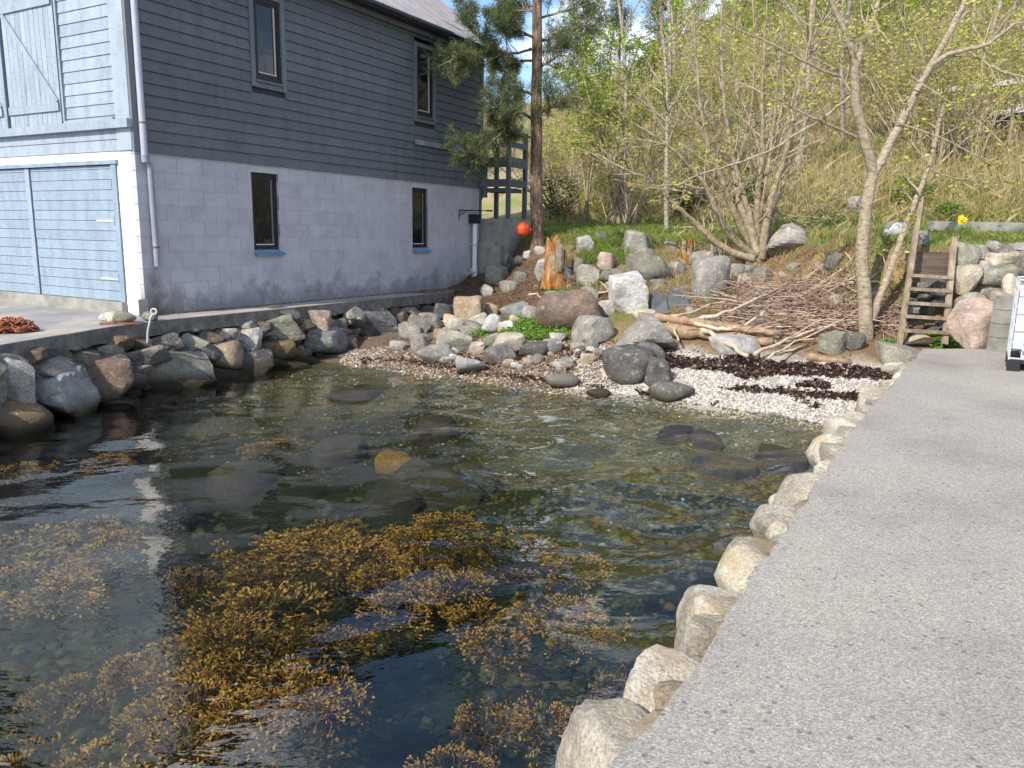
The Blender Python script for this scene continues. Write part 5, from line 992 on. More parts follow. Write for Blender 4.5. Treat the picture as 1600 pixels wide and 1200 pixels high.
P = scatter_px(76000, 830, 60, 1860, 352, r, 2.6); k = np.clip(P[:, 1] / 24, 1, 3); P = P[r.random(len(P)) < .9]
blades('dry_grass', P, .12, .40, .012, [M_GRASSD, M_GRASSY], r, .4, .45)
P = scatter_px(22000, 1300, 195, 1860, 352, r, 2.3); P = P[fbm(P * .5, 8) > -.05]; blades('slope_grass', P, .08, .25, .012, [M_GRASSG, M_GRASSY], r, .35, .5)
P = scatter_px(16000, 880, 352, 1420, 475, r, .9); P = P[(fbm(P * 1.3, 6) > -.08)]; blades('bank_grass', P, .07, .22, .0045, [M_GRASSD, M_GRASSY], r, .33, .35)
P = scatter_px(1800, 905, 375, 985, 415, r, .9); P = P[r.random(len(P)) < .6]; blades('green_tufts', P, .15, .4, .006, [M_GRASSG], r, .3)
# upright dry stalks
P = scatter_px(7000, 850, 70, 1600, 335, r, 2.7); segs = []
for p in P[:1500]:
    h = r.uniform(.5, 1.5); l = r.normal(0, .18, 2); segs.append((np.array([p, p + [l[0] * h * .5, l[1] * h * .5, h * .55], p + [l[0] * h * 1.3, l[1] * h * 1.3, h]]), np.array([.010, .008, .004]), 3))
setp(link('dry_stalks', seg_mesh('dry_stalks', segs, [mat('straw_stalk', [(.3, (.24, .18, .10)), (.7, (.46, .38, .25))], 3, bump=0)], (3, 3, 3, 3))), kind='stuff')
def sticks(P, L0, L1, rad, rng, vert=.12, curve=.12):
    segs = []
    for p in P:
        a = rng.uniform(0, math.pi); L = rng.uniform(L0, L1); d = np.array([math.cos(a), math.sin(a) * .7, rng.normal(0, vert)]); q = np.array([p - d * L / 2, p + rng.normal(0, curve * L * .3, 3), p + d * L / 2]); q[:, 2] = np.maximum(q[:, 2], H(q[:, 0], q[:, 1]) + .01); segs.append((q, np.array([1, .8, .4]) * rad * rng.uniform(.6, 1.5), 3))
    return segs
# brush pile
bp_ = G(1230, 505); brush = empty('brush_pile', bp_, 'spreading pile of reddish cut twigs between driftwood and young tree', 'brush pile')
P = scatter_px(430, 1130, 445, 1350, 525, r, .3); P = P + np.stack([np.zeros(len(P)), np.zeros(len(P)), r.uniform(.02, .24, len(P)) * np.clip(1.2 - np.abs(P[:, 0] - 5.0) / 2.2, .1, 1)], 1)
o_ = setp(link('twigs', seg_mesh('twigs', shift(sticks(P, .4, 1.6, .007, r, .22, .3), bp_), M_TWIG, (4, 4, 4, 4)), brush), kind='stuff')
P = scatter_px(60, 1120, 450, 1340, 535, r, .3) + [0, 0, .16]
for q, R, l in sticks(P, 1.0, 2.4, .015, r): link('branch', seg_mesh('branch', [(q - bp_, R, 1)], r.choice([M_TWIG, M_DRIFT, M_LOG]), (6, 6)), brush)
P = scatter_px(110, 1365, 480, 1396, 532, r, .3) + [0, 0, .12]; setp(link('twigs', seg_mesh('twigs', shift(sticks(P, .3, .9, .006, r, .5), bp_), M_TWIG, (3, 3, 3, 3)), brush), kind='stuff')
P = scatter_px(420, 760, 405, 1150, 480, r, .5) + [0, 0, .02]; setp(link('fallen_twigs', seg_mesh('fallen_twigs', sticks(P, .15, .6, .005, r, .15), M_BRUSH, (3, 3, 3, 3))), kind='stuff')
# rust coloured needle litter
P = scatter_px(22000, 600, 405, 960, 485, r, .6); P = P[P[:, 0] < 1.9]; segn = len(P); a = r.uniform(0, 6.28, segn); L = r.uniform(.05, .13, segn)[:, None]; d = np.stack([np.cos(a), np.sin(a), r.normal(.15, .25, segn)], 1); s = np.stack([-np.sin(a), np.cos(a), np.zeros(segn)], 1) * .004
V = np.stack([P - s, P + s, P + d * L + s, P + d * L - s], 1).reshape(-1, 3) + [0, 0, .012]; setp(link('needle_litter', mesh_np('needle_litter', V, np.arange(len(V)).reshape(-1, 4), M_DUFF)), kind='stuff')
P = np.concatenate([scatter_px(2600, 1050, 380, 1420, 520, r, .5), scatter_px(4200, 600, 530, 965, 606, r, .01), scatter_px(900, 960, 470, 1350, 560, r, .3)]); setp(link('leaf_litter', leaf_mesh('leaf_litter', P + [0, 0, .02], .03, M_LITTER, r, 1, .01)), kind='stuff')
def qscatter(n, s0, s1, t0, t1, rng):   # litter along the foot of the boathouse wall
    s = rng.uniform(s0, s1, n); t = -rng.uniform(t0, t1, n); return np.stack([HC[0] + HD[0] * s + HG[0] * t, HC[1] + HD[1] * s + HG[1] * t, np.full(n, .981)], 1)
P = qscatter(2600, .3, 9.8, .0, 1, r); P = P[r.random(len(P)) < .35]; P2 = qscatter(2500, .2, 10, .01, .16, r); P3 = qscatter(2500, 6.8, 10, .0, .7, r)
for nm, PP, n in (('wall_foot_litter', np.concatenate([P2, P3]), 1),): setp(link(nm, leaf_mesh(nm, PP, .022, [M_DUFF, M_LITTER], r, 1, .004, .4)), kind='stuff')
# herbs
for nm, reg, n in (('herb_patch', [(795, 498, 850, 520), (818, 510, 888, 534), (782, 512, 812, 528)], 420), ('quay_corner_herbs', [(1455, 528, 1496, 547), (1440, 524, 1470, 538), (1376, 540, 1400, 556)], 260), ('bank_herbs', [(850, 455, 900, 480), (905, 430, 960, 450), (730, 515, 760, 530)], 160)):
    P = np.concatenate([scatter_px(n, *q, r) for q in reg]); setp(link(nm, leaf_mesh(nm, P + [0, 0, .05], .038, M_HERB, r, 4, .035)), kind='stuff')
# pebbles
OCT = np.array([[1, 0, 0], [-1, 0, 0], [0, 1, 0], [0, -1, 0], [0, 0, 1], [0, 0, -1.]]); OF = np.array([[0, 2, 4], [2, 1, 4], [1, 3, 4], [3, 0, 4], [2, 0, 5], [1, 2, 5], [3, 1, 5], [0, 3, 5]])
def pebbles(name, P, s0, s1, mats, probs, rng, flat=.6):
    n = len(P); S = rng.uniform(s0, s1, (n, 1)) * np.stack([rng.uniform(.7, 1.3, n), rng.uniform(.7, 1.3, n), np.full(n, flat)], 1); a = rng.uniform(0, 6.28, n); O = np.repeat(OCT[None], n, 0) * S[:, None] + rng.normal(0, .22, (n, 6, 3)) * S[:, None] * .8
    c, s = np.cos(a)[:, None], np.sin(a)[:, None]; Vx = O[..., 0] * c - O[..., 1] * s; Vy = O[..., 0] * s + O[..., 1] * c; V = np.stack([Vx, Vy, O[..., 2]], -1) + P[:, None] + [0, 0, s0 * .2]
    F = (OF[None] + 6 * np.arange(n)[:, None, None]).reshape(-1, 3); idx = np.repeat(rng.choice(len(mats), n, p=probs), 8); return setp(link(name, mesh_np(name, V.reshape(-1, 3), F, mats, idx, smooth=True)), kind='stuff')
MP = [mat('shell_white', [(.3, (.43, .42, .40)), (.7, (.57, .555, .53))], 20, bump=0), mat('shell_cream', [(.3, (.36, .33, .275)), (.7, (.47, .43, .37))], 20, bump=0), mat('pebble_grey', [(.3, (.18, .18, .17)), (.7, (.34, .33, .31))], 20, bump=0), mat('pebble_tan', [(.3, (.22, .15, .09)), (.7, (.36, .26, .17))], 20, bump=0), mat('pebble_olive', [(.3, (.07, .075, .025)), (.7, (.16, .15, .06))], 20, bump=0), mat('pebble_ochre', [(.3, (.17, .11, .02)), (.7, (.30, .21, .06))], 20, bump=0)]
P = scatter_xy(26000, .6, 6.0, 9.6, 13.6, r); P = P[(P[:, 2] > -.02) & (P[:, 2] < .46) & (fbm(P * 1.2, 12) > -.5)]; P = P[P[:, 0] + .4 * fbm(P, 3) > 1.0]
WB = P[:, 2] < .035 + .02 * fbm(P * 1.5, 4); PW = P[WB]; P = P[~WB]; pebbles('shingle', P, .012, .036, MP[:4], [.52, .26, .14, .08], r)
P = scatter_xy(9000, -3.2, 1.6, 11.5, 15.2, r); P = P[(P[:, 2] > -.02) & (P[:, 2] < .5)]; pebbles('beach_gravel', P, .012, .035, MP[:4], [.08, .18, .30, .44], r)
P = scatter_xy(30000, -6, 5.0, 6.2, 13.8, r); P = P[(P[:, 2] < .0) & (P[:, 2] > -.75)]; P = P[r.random(len(P)) < np.clip(1.15 + P[:, 2] * 1.1, .25, 1)]; WP = [mat('wet_pale_pebble', [(.3, (.26, .245, .18)), (.7, (.42, .39, .30))], 20, bump=0), mat('wet_grey_pebble', [(.3, (.05, .052, .045)), (.7, (.11, .11, .10))], 20, bump=0), mat('algae_pebble', [(.3, (.055, .06, .016)), (.7, (.135, .13, .042))], 20, bump=0), mat('ochre_pebble', [(.3, (.08, .055, .012)), (.7, (.17, .12, .035))], 20, bump=0)]
pebbles('wet_shingle', PW, .012, .034, WP, [.45, .30, .10, .15], r); pebbles('seabed_pebbles', P, .012, .042, WP, [.05, .25, .46, .24], r, .5)
P = scatter_xy(2600, -6, 4.5, 2.0, 9, r); P = P[P[:, 2] < -.3]; pebbles('seabed_stones', P, .03, .11, WP[1:], [.35, .5, .15], r, .5)
# dark wrack lines on the shingle
P = np.concatenate([scatter_xy(9500, 1.9, 6.0, 10.5, 13.6, r), scatter_xy(2500, -2.8, 2.2, 11.8, 14.6, r)]); zz = P[:, 2] + .045 * fbm(P * 1.1, 33, 4)
m_ = ((zz > .31) & (zz < .42)) | ((np.abs(zz - .185) < .022) & (fbm(P * 1.6, 8) > .02)) | ((np.abs(zz - .05) < .02) & (P[:, 0] < 2.2)) | ((fbm(P * 2.2, 55) > .33) & (zz > .05) & (zz < .5)); P = P[m_ & (P[:, 2] > .0) & (P[:, 2] < .55)]
setp(link('beach_wrack', leaf_mesh('beach_wrack', P + [0, 0, .022], .036, [M_WRACK, M_LITTER], r, 4, .022, .10, .4)), kind='stuff')

# ------------------------------------------------------------------ living bladderwrack in the water
def frond(rng, p, d, L, lvl, Vs, Is):
    w = .011 - .0012 * lvl; d = d / np.linalg.norm(d); q = p + d * L; n = rng.normal(size=3); s = np.cross(d, n); s /= np.linalg.norm(s); Vs.append([p - s * w, p + s * w, q + s * w, q - s * w]); Is.append(0 if lvl < 3 else (1 if rng.random() < .35 else 0))
    if lvl == 4 or (lvl > 2 and rng.random() < .15):
        e = q + d * .056; m = q + d * .025; Vs.append([q, m + s * .019, e, m - s * .019]); Is.append(1); return
    a = rng.uniform(.25, .5); k = np.cross(d, s); ax = s * math.cos(rng.uniform(0, .8)) + k * math.sin(rng.uniform(-.8, .8))
    for sg in (-1, 1): dd = d + ax * sg * math.tan(a) + rng.normal(0, .12, 3); dd[2] += .05; frond(rng, q, dd, L * .86, lvl + 1, Vs, Is)
def weed_mesh(seed, n=30):
    rng = np.random.default_rng(seed); Vs, Is = [], []
    for k in range(n): a = rng.uniform(0, 6.28); rr = math.sqrt(rng.random()) * .30 * (1 + .5 * math.sin(2 * a + seed)); frond(rng, np.array([math.cos(a) * rr, math.sin(a) * rr, -.20 + .10 * rng.random()]), np.array([math.cos(a) * .7 + rng.normal(0, .4), math.sin(a) * .7 + rng.normal(0, .4), .40]), .098 * rng.uniform(.7, 1.25), 0, Vs, Is)
    V = np.array(Vs).reshape(-1, 3); z = V[:, 2]; V[:, 2] = np.where(z > 0, .14 * (1 - np.exp(-z * 4)), z) ; rad = .55; V[:, :2] /= rad; V[:, 2] = V[:, 2] - V[:, 2].max(); return mesh_np('bladderwrack', V, np.arange(len(V)).reshape(-1, 4), [M_WEED, M_WEEDT], Is)
WM = [weed_mesh(300 + k) for k in range(5)]
WEED = [(400, 940, 92, 60, 'thick'), (350, 965, 55, 45, ''), (480, 850, 95, 38, 'w'), (400, 855, 60, 30, ''), (560, 860, 80, 40, ''), (600, 895, 60, 34, ''), (690, 815, 72, 26, 'w'), (640, 830, 50, 22, ''), (170, 850, 58, 34, 'w'), (90, 920, 66, 30, ''), (110, 890, 40, 20, ''), (200, 1030, 42, 30, ''), (450, 1070, 95, 40, 'w'), (510, 1075, 60, 30, ''), (390, 1110, 80, 50, 'w'), (300, 1080, 72, 45, ''), (280, 1140, 70, 45, ''), (150, 1190, 60, 30, ''), (30, 1140, 60, 36, 'd'), (710, 905, 60, 28, 'w'), (620, 945, 70, 28, ''), (740, 960, 70, 28, ''), (780, 1000, 60, 30, ''), (895, 885, 66, 26, 'w'), (880, 955, 78, 36, ''), (920, 975, 50, 24, ''), (860, 1110, 62, 40, 'w'), (760, 1060, 50, 30, 'd'), (430, 698, 52, 9, ''), (160, 722, 50, 10, ''), (30, 732, 40, 9, ''), (700, 1195, 60, 22, ''), (300, 860, 40, 22, 'd'), (560, 810, 60, 20, 'd'), (960, 1010, 44, 26, 'd'), (230, 1110, 50, 30, ''), (520, 940, 50, 26, 'd')]
rw_ = random.Random(12)
for k in range(26):
    u, v = rw_.uniform(0, 980), rw_.uniform(790, 1215)
    if u < 900 - (v - 900) * .2 and not (470 < u < 800 and v > 980): WEED.append((u, v, rw_.uniform(45, 95), 30, 'd'))
LABW = {0: 'dense ochre bladderwrack clump standing high in the middle of the cove', 12: 'golden tipped bladderwrack spread just under the surface beside the sky reflection', 2: 'broad bladderwrack clump with pale tips beyond the dense ochre one', 6: 'bladderwrack clump beside the rippled blue reflection', 8: 'small yellow bladderwrack clump in the pale boathouse reflection', 23: 'yellow tipped bladderwrack clump close to the quay stones', 26: 'bladderwrack clump under the first big quay stone', 19: 'bladderwrack clump with upright golden tips between the sky reflections'}
for i, (px, py, rx, ry, st) in enumerate(WEED):
    p = atz(px, py, -.05 if st != 'd' else -.22); s = PXM(np.linalg.norm(p - EYEP)); rad = rx * s * (.84 if st != 'd' else 1.0)
    o = link('bladderwrack', WM[i % 5], None, (p[0], p[1], -.03 if st != 'd' else -.42), (0, 0, rs.uniform(0, 6)), (rad, rad * rs.uniform(.7, 1.25), min(.75, max(.28, ry / rx * 1.05)) if st != 'd' else .8))
    setp(o, LABW.get(i, 'brown bladderwrack clump swaying in the clear water of the cove'), 'seaweed', 'bladderwrack clumps in the cove')
# ------------------------------------------------------------------ small things
# stumps
def stump(px, py, wpx, hpx, label, seed, lean=0):
    g = G(px, py); s = PXM(g[1]); rng = np.random.default_rng(seed); n, m = 22, 18; V = []
    for i in range(m):
        t = i / (m - 1)
        for j in range(n):
            a = 2 * math.pi * j / n; rad = wpx * s / 2 * (1.12 - .35 * t + .25 * (1 - t) ** 4) * (1 + .16 * vnoise(np.array([math.cos(a) * 1.8, math.sin(a) * 1.8, t * 2]), seed) + .10 * vnoise(np.array([math.cos(a) * 6, math.sin(a) * 6, t * 3]), seed + 2)); top = hpx * s * (.86 + .17 * vnoise(np.array([math.cos(a) * 2.2, math.sin(a) * 2.2, 0]), seed + 5)); V.append([math.cos(a) * rad + lean * t, math.sin(a) * rad, t * top])
    V = np.array(V); F = [[i * n + j, i * n + (j + 1) % n, (i + 1) * n + (j + 1) % n, (i + 1) * n + j] for i in range(m - 1) for j in range(n)]
    V = np.concatenate([V, [[lean, 0, hpx * s * .62]]]); k = len(V) - 1; F += [[(m - 1) * n + j, (m - 1) * n + (j + 1) % n, k, k] for j in range(n)]
    t = empty('tree_stump', g + [0, wpx * s * .3, -.05], label, 'stump'); b = MB(); b.add(V, np.array(F)); link('wood', b.mesh('wood', M_ROT, True), t)
    bk = MB()
    for q in range(7):
        a = rng.uniform(-2.4, .4); rr = wpx * s * .52; h0 = rng.uniform(0, .4) * hpx * s; hh = rng.uniform(.25, .5) * hpx * s; wv = .05; ca, sa = math.cos(a), math.sin(a); bk.box(-wv, wv, -.012, .012, 0, hh, R=[[-sa, ca, 0], [ca, sa, 0], [0, 0, 1]], c=(ca * rr * (1 - .2 * h0), sa * rr * (1 - .2 * h0), h0))
    link('bark', bk.mesh('bark', M_HAZEL), t)
stump(867, 448, 30, 86, 'tall rotten orange stump standing on the bank below the pine', 4, -.05); stump(1075, 408, 20, 42, 'short rotten orange stump near the flat green grey boulder', 9)
# buoy
g = aty(817, 369, G(842, 384)[1] - .15); by = empty('buoy', g, 'round orange buoy lying between plinth and pine trunk', 'buoy'); rr = 11 * PXM(g[1])
M_BUOY = mat('orange_plastic', [(.3, (.70, .075, .02)), (.7, (.82, .12, .035))], 8, rough=.45, bump=.05)
V, Fi = ICO[4]; link('ball', mesh_np('ball', V * rr + [0, 0, rr], Fi, M_BUOY, smooth=True), by); V, Fq = tube([(0, 0, 0), (rr * .75, -.02, rr * .45)], .03, 8); V, Fq = tube([(rr * .8, 0, rr * .9), (rr * 1.2, 0, rr * .85)], .045, 10); link('neck', mesh_np('neck', V, Fq, M_BUOY, smooth=True), by)
# rusty chain heap
ch = atz(14, 518, .98); chain = empty('chain_heap', ch, 'heap of rust red chain on the quay edge', 'chain')
th = np.linspace(0, 2 * math.pi, 13)[:-1]; LP = np.stack([np.cos(th) * .035, np.sin(th) * .065, 0 * th], 1); LP = np.concatenate([LP, LP[:2]]); V, Fq = tube(LP, .012, 6, cap=False); LINK = mesh_np('link', V, Fq, M_RUST, smooth=True)
for k in range(150):
    a = rs.uniform(0, 6.28); q = math.sqrt(rs.random()) * .36; z = rs.uniform(0, .17) * (1 - (q / .40) ** 2) + .014; link('link', LINK, chain, (math.cos(a) * q - .03, math.sin(a) * q * .8, z), (rs.uniform(-.7, .7), rs.uniform(-.7, .7), rs.uniform(0, 6)))
# loose stones at the boathouse corner
def quay_stone(a, b, c, d, kind, label):
    g = atz((a + c) / 2, d, .978); s = PXM(np.linalg.norm(g - EYEP)); w, h = (c - a) * s, (d - b) * s; setp(link('stone', rock_data(kind, rs.randrange(12), 'rnd', 3), None, g + [0, w * .3, h * .45], (0, 0, 0), (w / 2, w * .4, h / 2)), label, 'stone')
quay_stone(153, 490, 167, 503, 'white', 'small white stone first in the row by the boathouse corner'); quay_stone(163, 489, 180, 504, 'cream', 'cream stone in the row by the boathouse corner'); quay_stone(176, 488, 208, 505, 'green', 'lichen yellow stone in the row by the boathouse corner'); quay_stone(221, 488, 242, 502, 'grey', 'grey stone below the downpipe')
setp(box_obj('rusty_bar', -.26, .26, -.02, .02, 0, .03, M_RUST, None, loc=atz(186, 507, .979), rot=(0, 0, .25)), 'flat rusty bar lying by the row of corner stones', 'iron bar')
setp(box_obj('wood_block', -.07, .07, -.06, .06, 0, .27, mat('grey_block', [(.3, (.09, .09, .10)), (.7, (.15, .15, .16))], 9), None, loc=HL(-.08, -.06, .008), rot=(0, 0, .4)), 'small dark grey block standing at the boathouse corner', 'block')
# mooring rod with eye
hit = curtain(232, 556, .42)[1]; rod = empty('mooring_rod', hit, 'bent galvanised mooring rod with an eye at the quay edge', 'mooring rod'); tp = aty(236, 492, hit[1] - .03) - hit
pts = np.array([(0, 0, -.08), (0, -.02, .12), (tp[0] * .3, -.03, tp[2] * .6), (tp[0] * .9, -.03, tp[2] * .93), (tp[0] + .03, -.03, tp[2] + .02)]); b = MB().tube(pts, .017, 8); link('shaft', b.mesh('shaft', M_GALV, True), rod)
q = np.linspace(0, 2 * math.pi, 15); b = MB().tube(np.stack([tp[0] + .045 + np.cos(q) * .042, np.full(15, -.03), tp[2] + .05 + np.sin(q) * .042], 1), .015, 6, cap=False); link('eye', b.mesh('eye', M_GALV, True), rod)
# driftwood
def driftwood(pts, w0, w1, m, label, cat='branch', name='driftwood', lift=.05, seed=0, depth=None):
    rng = np.random.default_rng(seed + len(pts)); P = []
    for (x, y) in pts: g = ground_hit(x, y, lift)[0]; P.append(g)
    P = np.array(P)
    t = np.linspace(0, len(P) - 1, (len(P) - 1) * 4 + 1); Q = np.stack([np.interp(t, np.arange(len(P)), P[:, k]) for k in range(3)], 1); Q[1:-1] = (Q[:-2] + 2 * Q[1:-1] + Q[2:]) / 4; Q[1:-1] += rng.normal(0, .012, Q[1:-1].shape)
    R = np.linspace(w0, w1, len(Q)) * PXM(Q[0][1]) / 2 * (1 + .12 * rng.normal(size=len(Q))); o = Q[0].copy(); return setp(link(name, MB().tube(Q - o, R, 9).mesh(name, m, True), None, o), label, cat)
driftwood([(1036, 516), (1090, 520), (1150, 526), (1208, 534)], 22, 14, M_LOG, 'thick brown log lowest in the driftwood heap', 'log', 'log', .12); driftwood([(1022, 496), (1060, 500), (1100, 504), (1160, 514), (1220, 520)], 17, 8, M_LOG, 'tan log lying on the thick brown one', 'log', 'log', .28)
driftwood([(1080, 505), (1110, 520), (1140, 538), (1168, 556)], 9, 6, M_DRIFT, 'bleached branch slanting down to the shingle', lift=.22); driftwood([(1085, 505), (1120, 514), (1155, 512), (1190, 492), (1196, 486)], 7, 3, M_DRIFT, 'bleached branch bent upward at its thin end', lift=.3); driftwood([(1038, 497), (1052, 512), (1060, 532)], 4, 3, M_DRIFT, 'short hooked white stick by the angular light grey boulder', lift=.22)
driftwood([(1050, 494), (1080, 488), (1112, 474)], 4, 2.5, M_DRIFT, 'thin white stick in front of the dark plastic sheets', lift=.35); driftwood([(1090, 500), (1130, 490), (1180, 468), (1234, 440)], 7, 3, M_DRIFT, 'long pale branch rising towards the many stemmed tree', lift=.3); driftwood([(1178, 554), (1230, 530), (1280, 512), (1350, 500)], 6, 3, M_DRIFT, 'long light branch along the lower brush pile', lift=.16); driftwood([(1208, 552), (1238, 546), (1262, 538)], 4, 3, M_DRIFT, 'short light stick on the wrack below the brush pile', lift=.05)
driftwood([(1262, 557), (1290, 562), (1330, 566)], 12, 9, M_LOG, 'rotten piece of plank lying in the wrack', 'plank', 'wood_scrap', .04); driftwood([(926, 458), (945, 456), (958, 450)], 3, 2, M_DRIFT, 'small white stick beside the tall white block', lift=.1); driftwood([(826, 461), (838, 458), (850, 470)], 4, 2.5, M_DRIFT, 'forked grey stick on red needles', lift=.04); driftwood([(1200, 560), (1240, 535), (1300, 508), (1345, 480)], 4, 2, M_DRIFT, 'thin sloping stick at the front of the brush pile', lift=.22); driftwood([(830, 367), (850, 372)], 5, 4, M_DRIFT, 'cut pale stick against the pine trunk', lift=.1)
# folded dark plastic sheets
g = G(1060, 492); ps = empty('plastic_sheets', g, 'dark grey roof sheets dumped behind the driftwood', 'sheeting'); M_SHEET = mat('slate_sheet', [(.3, (.075, .08, .092)), (.7, (.125, .13, .145))], 5, rough=.6, bump=.2); sc = PXM(g[1])
for k, (a, b, c, d, e, f) in enumerate(((-42, 0, -36, 36, -14, 2), (-28, 0, -20, 30, 4, 0), (-14, 2, -6, 38, 24, 4), (0, 4, 6, 34, 44, 8))):
    y0 = .05 + .09 * k; V = np.array([[a * sc, 0 + y0, b * sc], [c * sc, .35 + y0, d * sc], [e * sc, .35 + y0, (d - 14) * sc], [e * sc, 0 + y0, f * sc]]); V2 = V + [0, .012, .012]
    link('sheet', MB().add(np.concatenate([V, V2]), [[0, 3, 2, 1], [4, 5, 6, 7], [0, 1, 5, 4], [1, 2, 6, 5], [2, 3, 7, 6], [3, 0, 4, 7]]).mesh('sheet', M_SHEET), ps)
# drain pipe mouth
g = G(968, 377); th = np.linspace(0, 2 * math.pi, 21)[:-1]; b = MB(); o1 = np.stack([np.cos(th) * .19, 0 * th, np.sin(th) * .19], 1); o2 = o1 * [.9, 1, .9]; n = 20; j = np.arange(n); k = (j + 1) % n
V = np.concatenate([o1, o1 + [.1, 1.2, .05], o2, o2 + [.1, 1.2, .05]]); F = np.concatenate([np.stack([j, k, n + k, n + j], 1), np.stack([2 * n + k, 2 * n + j, 3 * n + j, 3 * n + k], 1), np.stack([k, j, 2 * n + j, 2 * n + k], 1)]); setp(link('drain_pipe', mesh_np('drain_pipe', V, F, M_BLACK, smooth=False), None, g + [0, .05, .02]), 'black drain pipe mouth poking from the bank edge', 'pipe')
# tank in its cage on the quay
g = atz(1572, 579, .8); tk = empty('water_tank', g, 'white tank in a steel cage on a black pallet at the quay end', 'tank', rotz=-.54)
M_TANK = mat('white_tank', [(.3, (.70, .74, .80)), (.7, (.78, .82, .88))], 2, rough=.4, bump=.04)
pal = MB(); pal.box(0, 1.2, 0, 1.0, .1, .14); 
for x0 in (0, .53, 1.06):
    for y0 in (0, .43, .86): pal.box(x0, x0 + .14, y0, y0 + .14, .0, .1)
link('pallet', pal.mesh('pallet', M_BLACK), tk)
bm = bmesh.new(); bmesh.ops.create_cube(bm, size=1); bmesh.ops.scale(bm, vec=(1.12, .92, .96), verts=bm.verts); bmesh.ops.bevel(bm, geom=bm.edges[:] , offset=.10, segments=4, affect='EDGES'); me = bpy.data.meshes.new('bottle'); bm.to_mesh(me); bm.free(); me.materials.append(M_TANK); link('bottle', me, tk, (.6, .5, .64))
for zz in (.16, .36, .58, .80, 1.02, 1.14): link('cage_hoop', MB().tube([(.012, .012, zz), (1.188, .012, zz), (1.188, .988, zz), (.012, .988, zz), (.012, .012, zz)], .012, 6).mesh('cage_hoop', M_GALV), tk)
for k in range(7):
    for yy in (.012, .988): link('cage_bar', MB().tube([(.012 + k * .196, yy, .14), (.012 + k * .196, yy, 1.15)], .011, 6).mesh('cage_bar', M_GALV), tk)
for k in range(1, 5):
    for xx in (.012, 1.188): link('cage_bar', MB().tube([(xx, k * .2, .14), (xx, k * .2, 1.15)], .011, 6).mesh('cage_bar', M_GALV), tk)
link('lid', MB().tube([(.6, .5, 1.11), (.6, .5, 1.16)], .12, 16).mesh('lid', M_BLACK), tk)
# kerb and daffodils on the wall-top terrace
kb = aty(1545, 346, 16.0); setp(box_obj('kerb', -1.2, 3.6, -.06, .06, -.20, -.01, M_OLDCONC, None, loc=kb, rot=(0, 0, 0)), kind='structure')
g = G(1507, 366); g[2] = H(g[0], g[1]); df = empty('daffodils', g, 'clump of yellow daffodils on the grass above the boulder wall', 'flowers'); rr_ = np.random.default_rng(8); b = MB(); M_YEL = mat('daffodil_yellow', [(.3, (.80, .55, .02)), (.7, (.9, .7, .05))], 9, bump=0)
for k in range(60): a = rr_.uniform(0, 6.28); q = rr_.uniform(0, .15); h = rr_.uniform(.12, .28); l = rr_.normal(0, .08, 2); c = np.array([math.cos(a) * q, math.sin(a) * q, 0]); b.add([c - [.008, 0, 0], c + [.008, 0, 0], c + [l[0], l[1], h]], [[0, 1, 2]])
link('leaves', b.mesh('leaves', M_GRASSG), df)
for k in range(7):
    c = np.array([rr_.normal(0, .10), rr_.normal(0, .10), rr_.uniform(.22, .34)]); fl = MB()
    for j in range(6): a = j * 1.047; u = np.array([math.cos(a), -.35, math.sin(a)]); v = np.array([-math.sin(a), 0, math.cos(a)]); fl.add([c, c + u * .03 + v * .018, c + u * .062, c + u * .03 - v * .018], [[0, 1, 2, 3]])
    fl.tube([c, c + [0, -.035, .004]], [.012, .02], 8); f = link('flower', fl.mesh('flower', M_YEL), df)
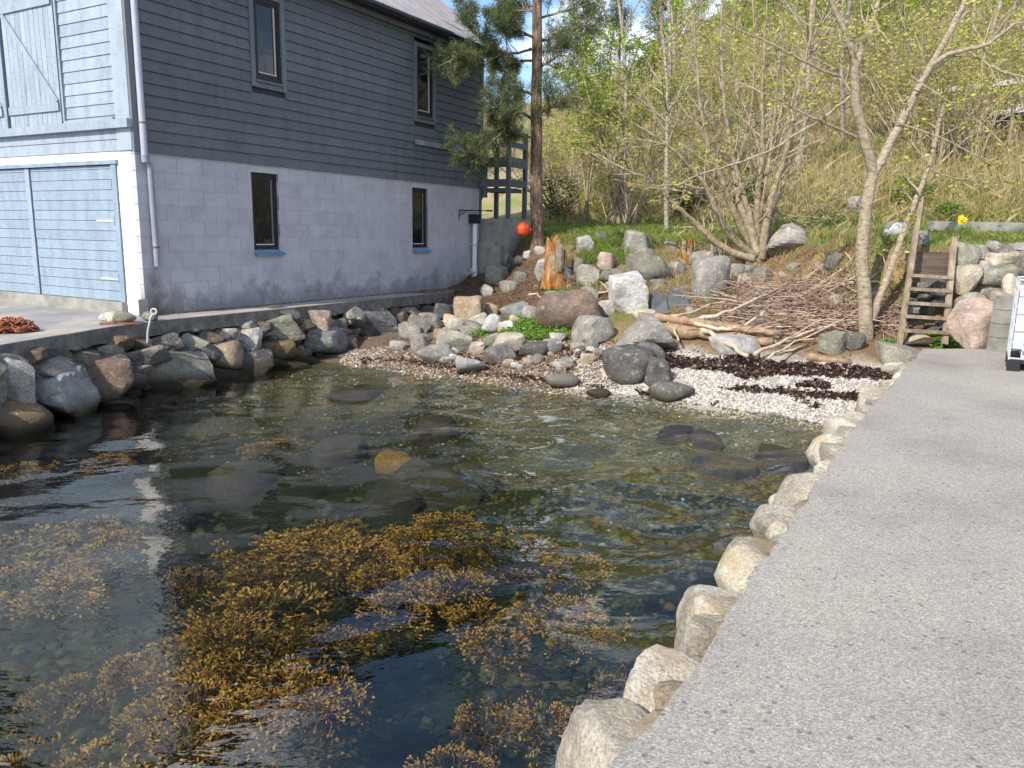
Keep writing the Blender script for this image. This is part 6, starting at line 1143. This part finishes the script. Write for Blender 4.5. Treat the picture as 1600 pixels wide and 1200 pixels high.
# pale rail and parked car up the slope
def slope_z(x, y): return float(H(x, y))
ra, rb_ = aty(1458, 143, 27.5), aty(1640, 121, 26.0); rl = empty('road_rail', ra, 'long pale rail half hidden by dry stalks up the slope', 'rail'); RA = np.array(ra); M_RAIL = mat('chalky_white_rail', [(.3, (.55, .54, .52)), (.7, (.72, .71, .7))], 8, bump=.2)
link('rail', frame_box((0, 0, 0), rb_ - RA, .14, .05, M_RAIL).mesh('rail', M_RAIL), rl)
for t in np.linspace(.04, .98, 5):
    p = (rb_ - RA) * t; zb = slope_z(RA[0] + p[0], RA[1] + p[1]) - RA[2]; link('post', MB().box(p[0] - .05, p[0] + .05, p[1] + .03, p[1] + .12, min(zb - .2, p[2] - .6), p[2] - .04).mesh('post', M_WOOD), rl)
def parked_car():
    c = G(1592, 208); o = np.array([c[0] + 1.9, c[1] + 1.0, 0]); o[2] = min(H(o[0] + a, o[1] + b) for a in (-1.5, 0, 1.5) for b in (-.8, .8)) + .05; t = empty('parked_car', o, 'silver and dark car parked among dry stalks up the slope', 'car', rotz=.35)
    Mb = mat('silver_car_paint', [(.3, (.44, .47, .53)), (.7, (.50, .53, .58))], 2, rough=.3, bump=0, spec=.6); Mg = M_GLASS; Mk = M_BLACK
    prof = [(-2.1, .25), (-2.12, .62), (-1.95, .78), (-1.1, .92), (-.45, 1.38), (.95, 1.45), (1.75, 1.02), (2.08, .95), (2.12, .4), (2.05, .25)]
    def sec(w0, scale=1): return [(x, w0 * (1 if z < .95 else .86), z) for x, z in prof]
    n = len(prof); V = sec(-.86) + sec(.86); F = [list(range(n))[::-1], list(range(n, 2 * n))] + [[i, (i + 1) % n, n + (i + 1) % n, n + i] for i in range(n)]
    me = bpy.data.meshes.new('body'); me.from_pydata(V, [], F); me.materials.append(Mb); me.update(); bm = bmesh.new(); bm.from_mesh(me); bmesh.ops.bevel(bm, geom=bm.edges[:], offset=.05, segments=2, affect='EDGES'); bm.to_mesh(me); bm.free(); body = link('body', me, t)
    link('windscreen', MB().add([(-1.09, -.72, .955), (-1.09, .72, .955), (-.50, .64, 1.37), (-.50, -.64, 1.37)], [[0, 1, 2, 3]]).add([(-1.08, -.72, .94), (-1.08, .72, .94), (-.49, .64, 1.355), (-.49, -.64, 1.355)], [[3, 2, 1, 0]]).mesh('windscreen', Mg), t)
    for s in (-1, 1):
        link('side_window', MB().box(-.55, .95, s * .765 - .012, s * .765 + .012, 1.0, 1.34).mesh('side_window', Mg), t); link('headlight', MB().box(-2.16, -2.0, s * .62 - .16, s * .62 + .16, .62, .76).mesh('headlight', M_PVC), t); link('mirror', MB().box(-.85, -.7, s * .95 - .1, s * .95 + .1, .95, 1.08).mesh('mirror', M_PVC), t)
        for x in (-1.35, 1.35):
            w = link('wheel', MB().tube([(x, s * .70, .31), (x, s * .90, .31)], .31, 20).mesh('wheel', Mk), t); link('rim', MB().tube([(x, s * .902, .31), (x, s * .915, .31)], .2, 14).mesh('rim', M_GALV), w)
    link('bumper', MB().box(-2.2, -2.0, -.84, .84, .28, .56).mesh('bumper', Mk), t); link('roof_rack', MB().box(-.3, .9, -.72, -.68, 1.46, 1.5).box(-.3, .9, .68, .72, 1.46, 1.5).mesh('roof_rack', Mk), t)
parked_car()
